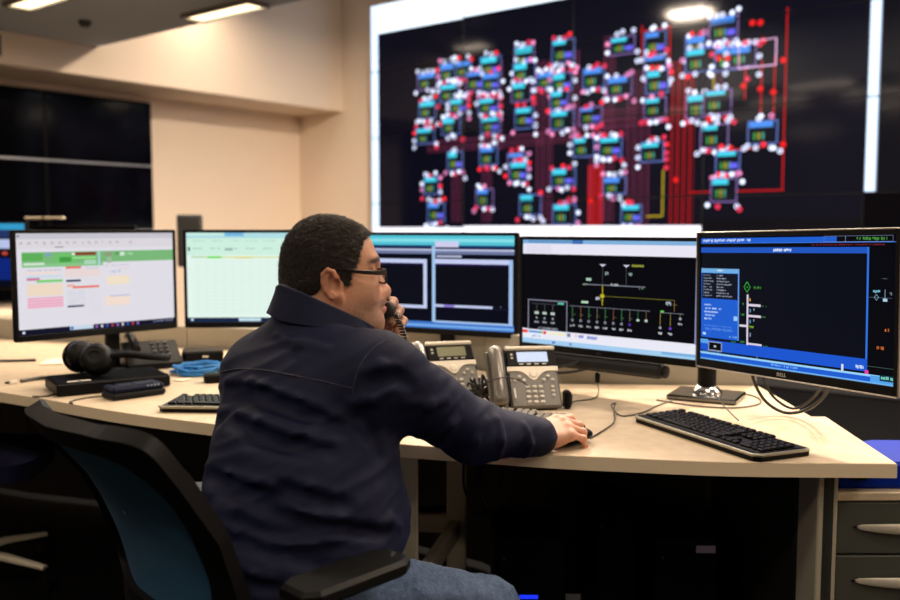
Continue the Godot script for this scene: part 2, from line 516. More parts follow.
func page_single_line() -> Image:
	var g := Page.new(1400, 788, c8(3, 5, 12))
	g.lean = 1.17
	g.r(0, 0, 1, 0.035, c8(128, 176, 220)); g.r(0.03, 0.005, 0.28, 0.028, c8(96, 150, 200)); g.r(0.28, 0.0, 0.34, 0.035, c8(60, 110, 180)); g.r(0, 0.035, 1, 0.135, c8(232, 230, 244))
	for k in 20:
		g.scribble(0.02, 0.05 + (k % 4) * 0.02, 0.16, 0.01, c8(214, 212, 230))
	var gr := c8(120, 124, 136)
	for e in [[0.455, 0.01], [0.59, 0.0]]:
		var x: float = e[0]
		for k in 12:
			g.r(x - 0.018 + k * 0.0015, 0.215 + k * 0.002, x + 0.018 - k * 0.0015, 0.217 + k * 0.002, c8(206, 200, 224))
		g.r(x - 0.001, 0.24, x + 0.001, 0.405, c8(84, 88, 96)); g.dot(g.ux(x + 0.024) * 1400, 0.295 * 788, 11, c8(90, 110, 104)); g.dot(g.ux(x + 0.024) * 1400, 0.295 * 788, 8, c8(12, 20, 20)); g.scribble(x + 0.014, 0.28, x + 0.034, 0.03, c8(140, 160, 150))
	g.r(0.62, 0.21, 0.69, 0.23, c8(110, 120, 40)); g.scribble(0.62, 0.21, 0.69, 0.02, c8(150, 150, 60))
	g.r(0.34, 0.4, 0.7, 0.408, gr); g.scribble(0.345, 0.395, 0.37, 0.02, c8(130, 160, 120)); g.scribble(0.495, 0.385, 0.545, 0.02, c8(196, 196, 206)); g.scribble(0.66, 0.41, 0.69, 0.018, c8(110, 150, 110))
	g.r(0.36, 0.345, 0.39, 0.37, c8(170, 200, 180))
	g.r(0.453, 0.41, 0.457, 0.59, c8(200, 180, 30)); g.r(0.444, 0.49, 0.466, 0.52, c8(200, 186, 36)); g.r(0.446, 0.54, 0.464, 0.55, c8(150, 140, 40)); g.r(0.46, 0.502, 0.87, 0.508, c8(116, 112, 40)); g.dot(g.ux(0.428) * 1400, 0.53 * 788, 10, c8(130, 136, 156)); g.scribble(0.417, 0.51, 0.44, 0.035, c8(190, 190, 206))
	g.r(0.335, 0.56, 0.375, 0.58, c8(186, 220, 190))
	g.frame(0.03, 0.575, 0.255, 1.0, 0.005, c8(140, 140, 160)); g.r(0.05, 0.612, 0.2, 0.616, c8(90, 92, 104)); g.r(0.2, 0.59, 0.235, 0.61, c8(90, 190, 170))
	for x in [0.08, 0.125, 0.172]:
		g.r(x - 0.001, 0.62, x + 0.001, 0.7, c8(110, 120, 110)); g.r(x - 0.012, 0.69, x + 0.012, 0.715, c8(190, 206, 196)); g.dot(g.ux(x) * 1400, 0.75 * 788, 9, c8(150, 156, 170)); g.scribble(x - 0.012, 0.78, x + 0.012, 0.02, c8(170, 172, 186))
	g.scribble(0.09, 0.835, 0.2, 0.025, c8(150, 152, 170))
	g.r(0.27, 0.61, 0.73, 0.615, gr)
	for k in 10:
		var x := 0.285 + k * 0.047
		g.r(x - 0.0012, 0.615, x + 0.0012, 0.72, [c8(60, 140, 70), c8(150, 110, 60), c8(60, 150, 80), c8(140, 140, 120)][k % 4])
		if k < 8:
			g.dot(g.ux(x) * 1400, 0.745 * 788, 10, c8(160, 166, 180) if k != 7 else c8(98, 50, 190)); g.dot(g.ux(x) * 1400, 0.745 * 788, 5, c8(10, 10, 20)); g.scribble(x - 0.012, 0.785, x + 0.012, 0.022, c8(196, 200, 206)); g.r(x + 0.002, 0.69, x + 0.015, 0.694, c8(130, 120, 90))
		else:
			g.r(x - 0.008, 0.69, x + 0.008, 0.71, c8(190, 214, 200))
	g.r(0.79, 0.615, 0.925, 0.62, gr); g.r(0.79, 0.6, 0.81, 0.615, c8(110, 200, 90)); g.scribble(0.82, 0.515, 0.85, 0.035, c8(170, 176, 190)); g.r(0.868, 0.505, 0.871, 0.6, c8(150, 110, 50)); g.r(0.86, 0.54, 0.885, 0.545, c8(140, 130, 70))
	for e in [[0.79, 0.75, 0], [0.848, 0.75, 1], [0.905, 0.66, 0]]:
		g.r(e[0] - 0.0012, 0.62, e[0] + 0.0012, e[1] - 0.02, c8(180, 160, 60)); g.dot(g.ux(e[0]) * 1400, e[1] * 788, 10, c8(110, 60, 190) if e[2] else c8(150, 156, 170)); g.scribble(e[0] - 0.012, e[1] + 0.035, e[0] + 0.012, 0.022, c8(196, 200, 206))
	g.r(0, 0.86, 0.03, 1, c8(206, 214, 242)); g.r(0, 0.865, 1, 1, c8(234, 234, 246)); g.r(0, 0.955, 1, 1, c8(164, 206, 240)); g.r(0.8, 0.955, 1, 0.98, c8(120, 176, 226))
	g.r(0, 0.875, 0.03, 0.905, c8(240, 70, 60)); g.r(0.035, 0.88, 0.1, 0.9, c8(90, 150, 220)); g.r(0.1, 0.88, 0.115, 0.9, c8(80, 190, 90)); g.r(0.118, 0.875, 0.135, 0.905, c8(236, 60, 50)); g.r(0.15, 0.885, 0.25, 0.9, c8(246, 236, 170)); g.r(0.255, 0.875, 0.275, 0.91, c8(120, 130, 170))
	g.scribble(0.32, 0.88, 0.35, 0.03, c8(110, 130, 210)); g.scribble(0.37, 0.88, 0.43, 0.03, c8(120, 140, 214)); g.r(0.3, 0.88, 0.312, 0.905, c8(250, 190, 170)); g.scribble(0.055, 0.92, 0.1, 0.02, c8(110, 160, 230)); g.r(0.17, 0.965, 0.185, 0.99, c8(90, 110, 190)); g.r(0.268, 0.965, 0.282, 0.99, c8(120, 140, 200))
	g.r(0.99, 0.135, 1, 0.87, c8(140, 150, 200))
	return g.im

func page_blue_console() -> Image:
	var g := Page.new(1400, 788, c8(3, 5, 12))
	var bl := c8(30, 92, 204)
	g.r(0, 0.012, 0.74, 0.05, bl); g.scribble(0.012, 0.018, 0.3, 0.022, c8(196, 210, 240)); g.r(0, 0.05, 1, 0.055, c8(60, 120, 220)); g.frame(0.68, 0.008, 0.78, 0.05, 0.0015, c8(120, 130, 160)); g.frame(0.78, 0.008, 0.985, 0.05, 0.0015, c8(120, 130, 160)); g.scribble(0.83, 0.016, 0.96, 0.024, c8(70, 140, 60))
	g.scribble(0.62, 0.062, 0.95, 0.012, c8(120, 30, 40))
	g.r(0, 0.085, 0.885, 0.128, c8(30, 84, 186)); g.scribble(0.42, 0.094, 0.52, 0.022, c8(216, 226, 246)); g.r(0.005, 0.128, 0.877, 0.84, c8(6, 10, 22)); g.r(0.877, 0.085, 0.886, 0.925, c8(50, 112, 220))
	# dialog
	g.r(0.003, 0.255, 0.236, 0.82, bl); g.r(0.003, 0.255, 0.236, 0.29, c8(110, 170, 220)); g.scribble(0.1, 0.262, 0.14, 0.016, c8(220, 236, 250)); g.r(0.008, 0.295, 0.228, 0.5, c8(12, 16, 30)); g.r(0.23, 0.255, 0.236, 0.82, c8(110, 160, 230))
	for k in 8:
		g.scribble(0.016, 0.305 + k * 0.0235, 0.06 + 0.01 * (k % 3), 0.012, c8(150, 156, 176)); g.scribble(0.1, 0.305 + k * 0.0235, 0.14 + 0.018 * (k * 5 % 4), 0.012, c8(170, 176, 196))
	for k in 5:
		g.scribble(0.024, 0.545 + k * 0.028, 0.07 + 0.02 * (k * 3 % 4), 0.015, c8(196, 216, 248))
	g.r(0.205, 0.63, 0.228, 0.665, c8(150, 196, 246)); g.scribble(0.02, 0.715, 0.2, 0.01, c8(90, 140, 226)); g.scribble(0.03, 0.735, 0.2, 0.024, c8(80, 130, 220)); g.r(0.014, 0.78, 0.034, 0.8, c8(190, 220, 250)); g.scribble(0.18, 0.785, 0.225, 0.02, c8(120, 170, 240))
	# one-line drawing
	for e in [[0.264, 0.393, 0.282, 0.353], [0.282, 0.353, 0.3, 0.393], [0.3, 0.393, 0.282, 0.433], [0.282, 0.433, 0.264, 0.393]]:
		g.line(e[0], e[1], e[2], e[3], 3.2, c8(64, 200, 64))
	g.r(0.279, 0.387, 0.285, 0.399, c8(64, 170, 64)); g.r(0.316, 0.378, 0.365, 0.41, c8(12, 34, 14)); g.scribble(0.32, 0.384, 0.36, 0.02, c8(70, 150, 66))
	var wh := c8(214, 202, 220)
	g.r(0.281, 0.45, 0.2905, 0.845, wh); g.r(0.285, 0.522, 0.36, 0.54, wh); g.r(0.285, 0.607, 0.362, 0.624, wh); g.r(0.24, 0.688, 0.29, 0.705, wh); g.r(0.285, 0.825, 0.368, 0.842, wh)
	for y in [0.526, 0.61]:
		g.scribble(0.366, y, 0.394, 0.012, c8(60, 130, 60)); g.scribble(0.246, y - 0.01, 0.268, 0.018, c8(60, 140, 60)); g.r(0.32, y + 0.028, 0.325, y + 0.046, c8(150, 160, 190)); g.r(0.298, y + 0.035, 0.305, y + 0.062, c8(90, 140, 180))
	g.scribble(0.298, 0.69, 0.322, 0.02, c8(120, 170, 40)); g.r(0.296, 0.478, 0.303, 0.502, c8(210, 150, 60)); g.r(0.299, 0.745, 0.306, 0.778, c8(130, 140, 170)); g.scribble(0.24, 0.815, 0.27, 0.016, c8(50, 130, 60)); g.scribble(0.375, 0.828, 0.4, 0.014, c8(60, 130, 60)); g.scribble(0.19, 0.826, 0.22, 0.012, c8(50, 130, 60))
	# lower band and task bar
	g.r(0, 0.84, 0.885, 0.925, c8(26, 84, 204)); g.r(0.281, 0.838, 0.2905, 0.845, wh); g.r(0.0, 0.835, 0.05, 0.87, c8(90, 160, 230)); g.frame(0.05, 0.85, 0.135, 0.925, 0.004, c8(160, 170, 190)); g.r(0.055, 0.858, 0.13, 0.917, c8(4, 6, 12)); g.r(0.086, 0.88, 0.1, 0.895, c8(180, 190, 200))
	g.scribble(0.835, 0.885, 0.87, 0.024, c8(200, 220, 250)); g.r(0, 0.925, 0.885, 0.94, c8(4, 7, 14)); g.r(0.34, 0.92, 0.344, 0.945, c8(120, 140, 170)); g.scribble(0.0, 0.925, 0.13, 0.016, c8(70, 120, 200))
	g.r(0, 0.94, 1, 0.955, c8(150, 206, 246)); g.r(0, 0.955, 1, 0.99, c8(30, 92, 206)); g.scribble(0.42, 0.96, 0.56, 0.02, c8(110, 170, 240)); g.r(0.9, 0.945, 1, 0.995, c8(80, 160, 230)); g.r(0.94, 0.935, 1.0, 0.975, c8(12, 50, 60)); g.scribble(0.945, 0.94, 0.995, 0.028, c8(120, 200, 190)); g.r(0, 0.99, 1, 1, c8(110, 176, 236))
	g.r(0.77, 0.895, 0.781, 0.94, c8(210, 220, 236)); g.r(0.876, 0.915, 0.892, 0.94, c8(226, 60, 160)); g.r(0.886, 0.885, 1, 0.888, c8(60, 90, 80))
	g.scribble(0.94, 0.29, 0.965, 0.008, c8(110, 120, 140)); g.scribble(0.905, 0.37, 0.935, 0.018, c8(120, 190, 210)); g.r(0.89, 0.42, 0.985, 0.423, c8(80, 110, 130))
	for e in [[0.911, 0.42, 0.92, 0.4], [0.92, 0.4, 0.929, 0.42], [0.929, 0.42, 0.92, 0.44], [0.92, 0.44, 0.911, 0.42]]:
		g.line(e[0], e[1], e[2], e[3], 2.0, c8(150, 190, 210))
	g.r(0.954, 0.365, 0.957, 0.44, c8(130, 150, 170)); g.r(0.947, 0.425, 0.966, 0.445, c8(170, 200, 220)); g.scribble(0.975, 0.38, 0.985, 0.02, c8(110, 130, 140))
	g.scribble(0.95, 0.62, 0.975, 0.024, c8(210, 110, 44)); g.scribble(0.925, 0.74, 0.957, 0.024, c8(190, 96, 44))
	return g.im

const WALL_A := 1.214
const TILE := Vector2(1.19, 0.664)
const WALL_TOP := 3.464

# from the photograph's place on the big display to the display's own page (parts of four by four tiles)
func on_wall(x: float, y: float) -> Vector2:
	var d := Basis(Vector3.RIGHT, deg_to_rad(-4.57)) * Vector3((x - 450.0) / 900.0, (300.0 - y) / 900.0, -1.0)
	var o := room.affine_inverse() * Vector3(0, EYE, 0)
	var q := room.basis.inverse() * d
	var p := o - q * (o.z / q.z)
	return Vector2((p.x - WALL_A) / (TILE.x * 4.0), (WALL_TOP - p.y) / (TILE.y * 4.0))

func page_grid_map() -> Image:
	var g := Page.new(2048, 1144, c8(2, 3, 14))
	g.rng.seed = 21
	var maroon := c8(96, 38, 66); var red := c8(176, 16, 16); var dim := c8(84, 30, 48)
	# bundles of lines: from, to, how many, gap and width in page points
	var seg := func(x0: float, y0: float, x1: float, y1: float, k: int, gap: float, t: float, c1: Color, c2: Color) -> void:
		var m := on_wall((x0 + x1) * 0.5, (y0 + y1) * 0.5)
		var a := on_wall(x0, y0); var b := on_wall(x1, y1)
		for q in k:
			var o := (q - (k - 1) * 0.5) * gap
			if absf(y1 - y0) > absf(x1 - x0):
				g.px(m.x * 2048 + o, a.y * 1144, t, (b.y - a.y) * 1144, c1 if q % 2 == 0 else c2)
			else:
				g.px(a.x * 2048, m.y * 1144 + o, (b.x - a.x) * 2048, t, c1 if q % 2 == 0 else c2)
	for e in [[544, 60, 544, 222, 6], [486, 92, 486, 222, 4], [608, 36, 608, 222, 4], [637, 70, 637, 226, 7], [716, 44, 716, 120, 3], [456, 168, 456, 222, 4], [427, 142, 545, 142, 4], [590, 118, 636, 118, 5], [548, 130, 628, 130, 6], [596, 140, 596, 222, 5], [500, 60, 500, 150, 2], [574, 50, 574, 140, 3]]:
		seg.call(e[0], e[1], e[2], e[3], e[4], 14.0, 4.0, maroon, dim)
	seg.call(682, 60, 682, 228, 8, 11.5, 4.5, c8(150, 12, 14), c8(84, 8, 14))
	seg.call(594, 165, 594, 228, 6, 11.0, 6.0, red, c8(150, 12, 12))
	for e in [[784, 8, 784, 191], [690, 191, 784, 191], [744, 60, 744, 100], [760, 60, 760, 130], [773, 56, 773, 130], [700, 149, 760, 149], [641, 26, 641, 60], [669, 26, 669, 80], [640, 29, 672, 29]]:
		seg.call(e[0], e[1], e[2], e[3], 1, 1.0, 5.0, c8(160, 14, 14), red)
	for e in [[662, 170, 662, 216], [646, 215, 662, 215], [712, 75, 712, 100]]:
		seg.call(e[0], e[1], e[2], e[3], 1, 1.0, 6.0, c8(150, 130, 20), red)
	# stations: header, body, ringed breakers, feeders
	var spots := [[427, 81], [448, 72], [463, 69], [490, 66], [524, 57], [563, 51], [622, 45], [427, 110], [449, 93], [458, 106], [475, 81], [490, 82], [524, 72], [521, 92], [547, 80], [562, 82], [593, 78], [619, 86], [425, 136], [451, 126], [488, 106], [490, 125], [524, 118], [559, 100], [562, 120], [590, 116], [583, 147], [610, 147], [455, 161], [488, 156], [517, 162], [518, 172], [563, 178], [431, 186], [436, 212], [484, 198], [530, 205], [564, 214], [614, 186], [631, 214], [655, 43], [655, 66], [657, 82], [655, 108], [699, 45], [700, 60], [723, 28], [729, 58], [700, 106], [717, 102], [714, 136], [762, 132], [727, 162], [723, 190], [652, 152], [742, 56]]
	for e in spots:
		var m := on_wall(e[0], e[1])
		var x := m.x * 2048; var y := m.y * 1144
		var ww := g.rng.randf_range(40, 54); var hh := g.rng.randf_range(30, 42)
		var f := c8(84, 104, 168) if g.rng.randf() < 0.6 else c8(116, 92, 150)
		g.px(x - ww, y - hh, ww * 2, hh * 2, c8(6, 8, 20))
		g.px(x - ww, y - hh, ww * 2, 4, f); g.px(x - ww, y + hh - 4, ww * 2, 4, f); g.px(x - ww, y - hh, 4, hh * 2, f); g.px(x + ww - 4, y - hh, 4, hh * 2, f)
		var teal := c8(52, 176, 196) if g.rng.randf() < 0.7 else c8(60, 120, 200)
		g.px(x - ww + 6, y - hh + 4, ww * g.rng.randf_range(1.0, 1.7), hh * g.rng.randf_range(0.35, 0.6), teal)
		for k in 3:
			g.px(x - ww * 0.6 + k * 14, y + hh * 0.0, 8, hh * 0.6, [c8(50, 130, 60), c8(140, 128, 30), c8(60, 130, 110)][k])
		if g.rng.randf() < 0.4:
			g.px(x + ww * 0.2, y + hh * 0.1, ww * 0.6, hh * 0.5, c8(86, 80, 200))
		var rows := g.rng.randi() % 3
		for k in 12:
			var cx := x - ww + ww * 2.0 * ((k % 5) + 0.7 * g.rng.randf()) / 4.6
			var cy := y - hh - 9 if k < 5 else y + hh + 8
			if (rows == 0 and k >= 5) or k >= 10:
				cx = x + (ww + 9) * (1.0 if k % 2 else -1.0); cy = y + hh * (k - 7) * 0.42
			if g.rng.randf() < 0.22:
				continue
			var q := g.rng.randf()
			var col := c8(224, 232, 255) if q < 0.6 else (c8(240, 40, 50) if q < 0.85 else c8(226, 130, 176))
			cy += g.rng.randf_range(-7, 7)
			g.dot(cx, cy, 9.0, col); g.dot(cx, cy, 4.5, c8(40, 50, 110) if g.rng.randf() < 0.7 else col)
	for e in [[752, 22], [760, 22], [745, 42], [763, 40], [718, 58], [727, 58], [743, 86], [760, 89], [773, 92], [708, 118], [730, 148], [783, 60], [783, 144], [676, 180], [590, 200], [440, 124], [427, 122]]:
		var m := on_wall(e[0], e[1])
		g.dot(m.x * 2048, m.y * 1144, 10, c8(200, 20, 20))
	var ba := on_wall(738, 42); var bb := on_wall(776, 65)
	g.frame(ba.x, ba.y, bb.x, bb.y, 0.0016, c8(220, 170, 210))
	# the window's own white edges: a bar along the top, a strip down the side, the task bar at the bottom of three tiles
	var top := (WALL_TOP - 3.19) / (TILE.y * 4.0)
	g.r(0, 0, 1, top, c8(226, 240, 252)); g.r(0, 0, 0.25, top * 1.04, c8(226, 240, 252))
	g.r(0, 0, 0.0200, 0.86, c8(206, 226, 255))
	var tb := (WALL_TOP - 1.240) / (TILE.y * 4.0)
	g.r(0, tb + 0.004, 0.25, tb + 0.04, c8(232, 228, 240)); g.r(0.25, tb - 0.001, 0.75, tb + 0.04, c8(240, 236, 246)); g.r(0.75, tb - 0.02, 1, 1, c8(2, 2, 6)); g.r(0, tb + 0.04, 0.75, 1, c8(3, 4, 10))
	return g.im

# ---------------------------------------------------------------- room
func build_room() -> void:
	var wall := mat("painted plaster", c8(238, 219, 198), 0.85)
	wall.normal_enabled = true
	wall.normal_texture = noise_tex(0.08, 256, null, 2.0)
	wall.normal_scale = 0.15
	tri_map(wall, 1.5)
	var ceil := mat("ceiling paint", c8(186, 192, 200), 0.9)
	var carpet := mat("dark carpet", c8(16, 17, 20), 0.95, 0.0, 0.2)
	carpet.albedo_texture = noise_tex(0.25, 512, ramp(c8(120, 120, 124), c8(255, 255, 255)))
	carpet.heightmap_enabled = false
	carpet.normal_enabled = true
	carpet.normal_texture = noise_tex(0.3, 512, null, 8.0)
	tri_map(carpet, 2.0)
	var shell := [
		["floor", Vector3(-0.3, -0.15, -0.42), Vector3(12.3, 0, 10.8), carpet, "dark grey carpet floor of the control room"],
		["wall_back", Vector3(-0.3, 0, -0.42), Vector3(12.3, 3.9, -0.12), wall, "cream painted wall that carries the large video wall"],
		["wall_left", Vector3(-0.3, 0, -0.12), Vector3(0, 3.9, 10.5), wall, "cream painted side wall under the long bulkhead"],
		["wall_right", Vector3(12, 0, -0.12), Vector3(12.3, 3.9, 10.5), wall, "cream painted side wall beyond the consoles"],
		["wall_front", Vector3(-0.3, 0, 10.5), Vector3(12.3, 3.9, 10.8), wall, "cream painted wall behind the operator consoles"],
		["ceiling", Vector3(0.69, 2.71, 2.70), Vector3(12, 2.89, 10.5), ceil, "lower grey ceiling over the consoles"],
		["ceiling", Vector3(0, 3.65, -0.12), Vector3(12, 3.9, 2.78), ceil, "higher ceiling bay before the video wall"],
	]
	for e in shell:
		var g := Geo.new()
		g.box((e[1] + e[2]) * 0.5, e[2] - e[1], 0.0)
		var o := struct(e[0], g, e[3], e[4])
		o.transform = room
	var g := Geo.new()
	g.box(Vector3(0.345, 3.055, 5.19), Vector3(0.69, 1.19, 10.62), 0.004)
	var bulk := struct("trim_1", g, wall, "cream bulkhead running along the side wall above the dark displays")
	bulk.transform = room
	g = Geo.new()
	g.box(Vector3(6.345, 3.26, 2.74), Vector3(11.31, 0.8, 0.08), 0.004)
	struct("trim_2", g, ceil, "upright step between the lower and the higher ceiling").transform = room
	# dark cladding under the displays
	g = Geo.new()
	g.box(Vector3(6.6, 0.38, -0.085), Vector3(10.7, 0.74, 0.07), 0.004)
	struct("trim_3", g, mat("dark cladding", c8(38, 38, 42), 0.6), "dark cladding below the video wall").transform = room
	# air grille on the bulkhead
	var t := thing("air_vent", "dark slatted air vent set in the bulkhead near the ceiling", "vent", room * Vector3(0.69, 2.595, 3.95), room.basis)
	g = Geo.new()
	g.box(Vector3(0.004, 0, 0), Vector3(0.008, 0.15, 0.9), 0.002)
	put("backing", g, mat("vent black", c8(22, 22, 24), 0.7), t)
	for k in 6:
		g = Geo.new()
		g.xf = Transform3D(Basis(Vector3.BACK, 0.5), Vector3(0.013, -0.058 + k * 0.0232, 0))
		g.box(Vector3.ZERO, Vector3(0.016, 0.003, 0.88), 0.0008)
		put("slat", g, mat("vent grey", c8(58, 58, 58), 0.6), t)
	for s in [-1, 1]:
		g = Geo.new()
		g.box(Vector3(0.009, 0.07 * s, 0), Vector3(0.018, 0.012, 0.9), 0.002)
		put("frame", g, mat("vent grey", c8(58, 58, 58), 0.6), t)
	# smoke detector
	t = thing("smoke_detector", "small round smoke detector on the lower ceiling", "detector", v(-2.64, 2.71, 6.65))
	g = Geo.new()
	g.lathe(PackedVector2Array([Vector2(0.0, -0.04), Vector2(0.03, -0.038), Vector2(0.042, -0.02), Vector2(0.05, -0.012), Vector2(0.05, 0.0)]), 18)
	put("housing", g, mat("detector grey", c8(70, 70, 70), 0.5), t)

func build_lights() -> void:
	var warm := Color(1.0, 0.915, 0.82)
	var glass := glow("lit diffuser", Color(1.0, 0.88, 0.70), 3.2)
	var frame := mat("lamp frame", c8(128, 124, 116), 0.5, 0.2)
	var spots := []
	for k in 6:
		spots.append([Vector3(2.55 + 1.13 * k, 2.71, 2.86), 0.68, 0.15, 0.35 if k == 0 else 1.6, "row along the lower ceiling edge"])
	for k in 6:
		spots.append([Vector3(1.94 + 1.06 * k, 2.71, 3.80), 0.70, 0.15, 0.3 if k == 0 else 1.6, "row just behind the ceiling edge row"])
	for k in 4:
		spots.append([Vector3(3.2 + 2.0 * k, 2.71, 5.0), 0.74, 0.16, 1.7, "row over the operator consoles"])
	for k in 4:
		spots.append([Vector3(3.4 + 2.0 * k, 2.71, 7.3), 0.74, 0.16, 1.7, "row at the back of the room"])
	for k in 4:
		spots.append([Vector3(1.15 + 2.7 * k, 3.37, 1.8), 0.42, 0.3, 1.0 if k == 0 else 23.0, "higher bay before the video wall"])
	var count := {}
	var words := ["first", "second", "third", "fourth", "fifth", "sixth"]
	for e in spots:
		var at: Vector3 = e[0]
		var k: int = count.get(e[4], 0)
		count[e[4]] = k + 1
		var t := thing("ceiling_light", "lit ceiling light, %s from the bulkhead, %s" % [words[k], e[4]], "lamp", room * at, room.basis, "lights of the %s" % e[4])
		var w: float = e[1]; var d: float = e[2]
		for s in [-1, 1]:
			var g := Geo.new()
			g.box(Vector3((w * 0.5 + 0.012) * s, -0.016, 0), Vector3(0.024, 0.032, d + 0.048), 0.002)
			put("frame_side", g, frame, t)
			g = Geo.new()
			g.box(Vector3(0, -0.016, (d * 0.5 + 0.012) * s), Vector3(w, 0.032, 0.024), 0.002)
			put("frame_side", g, frame, t)
		var g := Geo.new()
		g.box(Vector3(0, -0.01, 0), Vector3(w, 0.018, d), 0.0)
		put("diffuser", g, glass, t)
		if at.y > 3.0:
			for s in [-1, 1]:
				g = Geo.new()
				g.tube(PackedVector3Array([Vector3(0.2 * s, 0, 0), Vector3(0.2 * s, 0.28, 0)]), 0.004)
				put("hanger", g, frame, t)
		var b := Basis(room.basis.x, -room.basis.z, room.basis.y)  # shines along -z: down
		area_light("ceiling_lamp_light", Transform3D(b, room * (at + Vector3(0, -0.024, 0))), Vector2(w * 0.96, d * 0.94), warm, e[3])

func build_video_walls() -> void:
	var black := mat("display bezel", c8(10, 10, 12), 0.4)
	var dark := mat("display glass", c8(3, 3, 6), 0.1, 0.0, 0.26)
	var lit := screen_mat("grid map screen", page_grid_map(), 1.7, 0.1)
	lit.metallic_specular = 0.26
	var edge := Page.new(64, 64, c8(2, 3, 8))
	edge.r(0, 0, 0.056, 1, c8(206, 226, 255))
	var strip := screen_mat("strip screen", edge.im, 1.7, 0.1)
	strip.metallic_specular = 0.26
	var t := thing("video_wall", "wall-sized display of joined panels showing a coloured network diagram", "video wall", room * Vector3(WALL_A, 0, 0), room.basis)
	for cx in 7:
		for ry in 4:
			var x0 := TILE.x * cx; var y1 := WALL_TOP - TILE.y * ry
			var g := Geo.new()
			g.box(Vector3(x0 + TILE.x * 0.5, y1 - TILE.y * 0.5, -0.06), Vector3(TILE.x - 0.002, TILE.y - 0.002, 0.11), 0.003)
			var panel := put("display_panel", g, black, t)
			g = Geo.new()
			var m := dark
			var u0 := 0.0; var v0 := 0.0; var u1 := 1.0; var v1 := 1.0
			if cx < 4:
				u0 = cx * 0.25; u1 = u0 + 0.25; v0 = ry * 0.25; v1 = v0 + 0.25
				m = lit
			elif cx == 4 and ry < 3:
				m = strip
			var q := 0.0045
			if m == dark:
				g.box(Vector3(x0 + TILE.x * 0.5, y1 - TILE.y * 0.5, -0.004), Vector3(TILE.x - 0.009, TILE.y - 0.009, 0.003), 0.0)
			else:
				g.quad_uv(Vector3(x0 + q, y1 - TILE.y + q, -0.004), Vector3(x0 + TILE.x - q, y1 - TILE.y + q, -0.004), Vector3(x0 + TILE.x - q, y1 - q, -0.004), Vector3(x0 + q, y1 - q, -0.004), u0, v0, u1, v1)
			put("screen", g, m, panel)
	area_light("video_wall_light", Transform3D(room.basis * Basis(Vector3.UP, PI), room * Vector3(WALL_A + 2.47, 2.2, 0.03)), Vector2(4.9, 2.6), Color(0.75, 0.8, 1.0), 0.25)
	# the dark one on the side wall
	t = thing("video_wall", "switched-off black display wall hung under the bulkhead", "video wall", room * Vector3(0, 0, 0), room.basis)
	var gap := mat("pale gap rail", c8(150, 152, 160), 0.4, 0.3)
	for cx in 4:
		for ry in 3:
			var z0 := 1.815 + 1.046 * cx; var y1 := 2.40 - 0.605 * ry
			var g := Geo.new()
			g.box(Vector3(0.045, y1 - 0.293, z0 + 0.523), Vector3(0.07, 0.586, 1.036), 0.003)
			var panel := put("display_panel", g, black, t)
			g = Geo.new()
			g.box(Vector3(0.0812, y1 - 0.293, z0 + 0.523), Vector3(0.004, 0.576, 1.026), 0.001)
			put("screen", g, dark, panel)
	for ry in 2:
		var g := Geo.new()
		g.box(Vector3(0.055, 2.40 - 0.605 * ry - 0.5955, 1.815 + 2.09), Vector3(0.05, 0.018, 4.16), 0.002)
		put("gap_rail", g, gap, t)

# ---------------------------------------------------------------- console desk
const DESK := 0.72

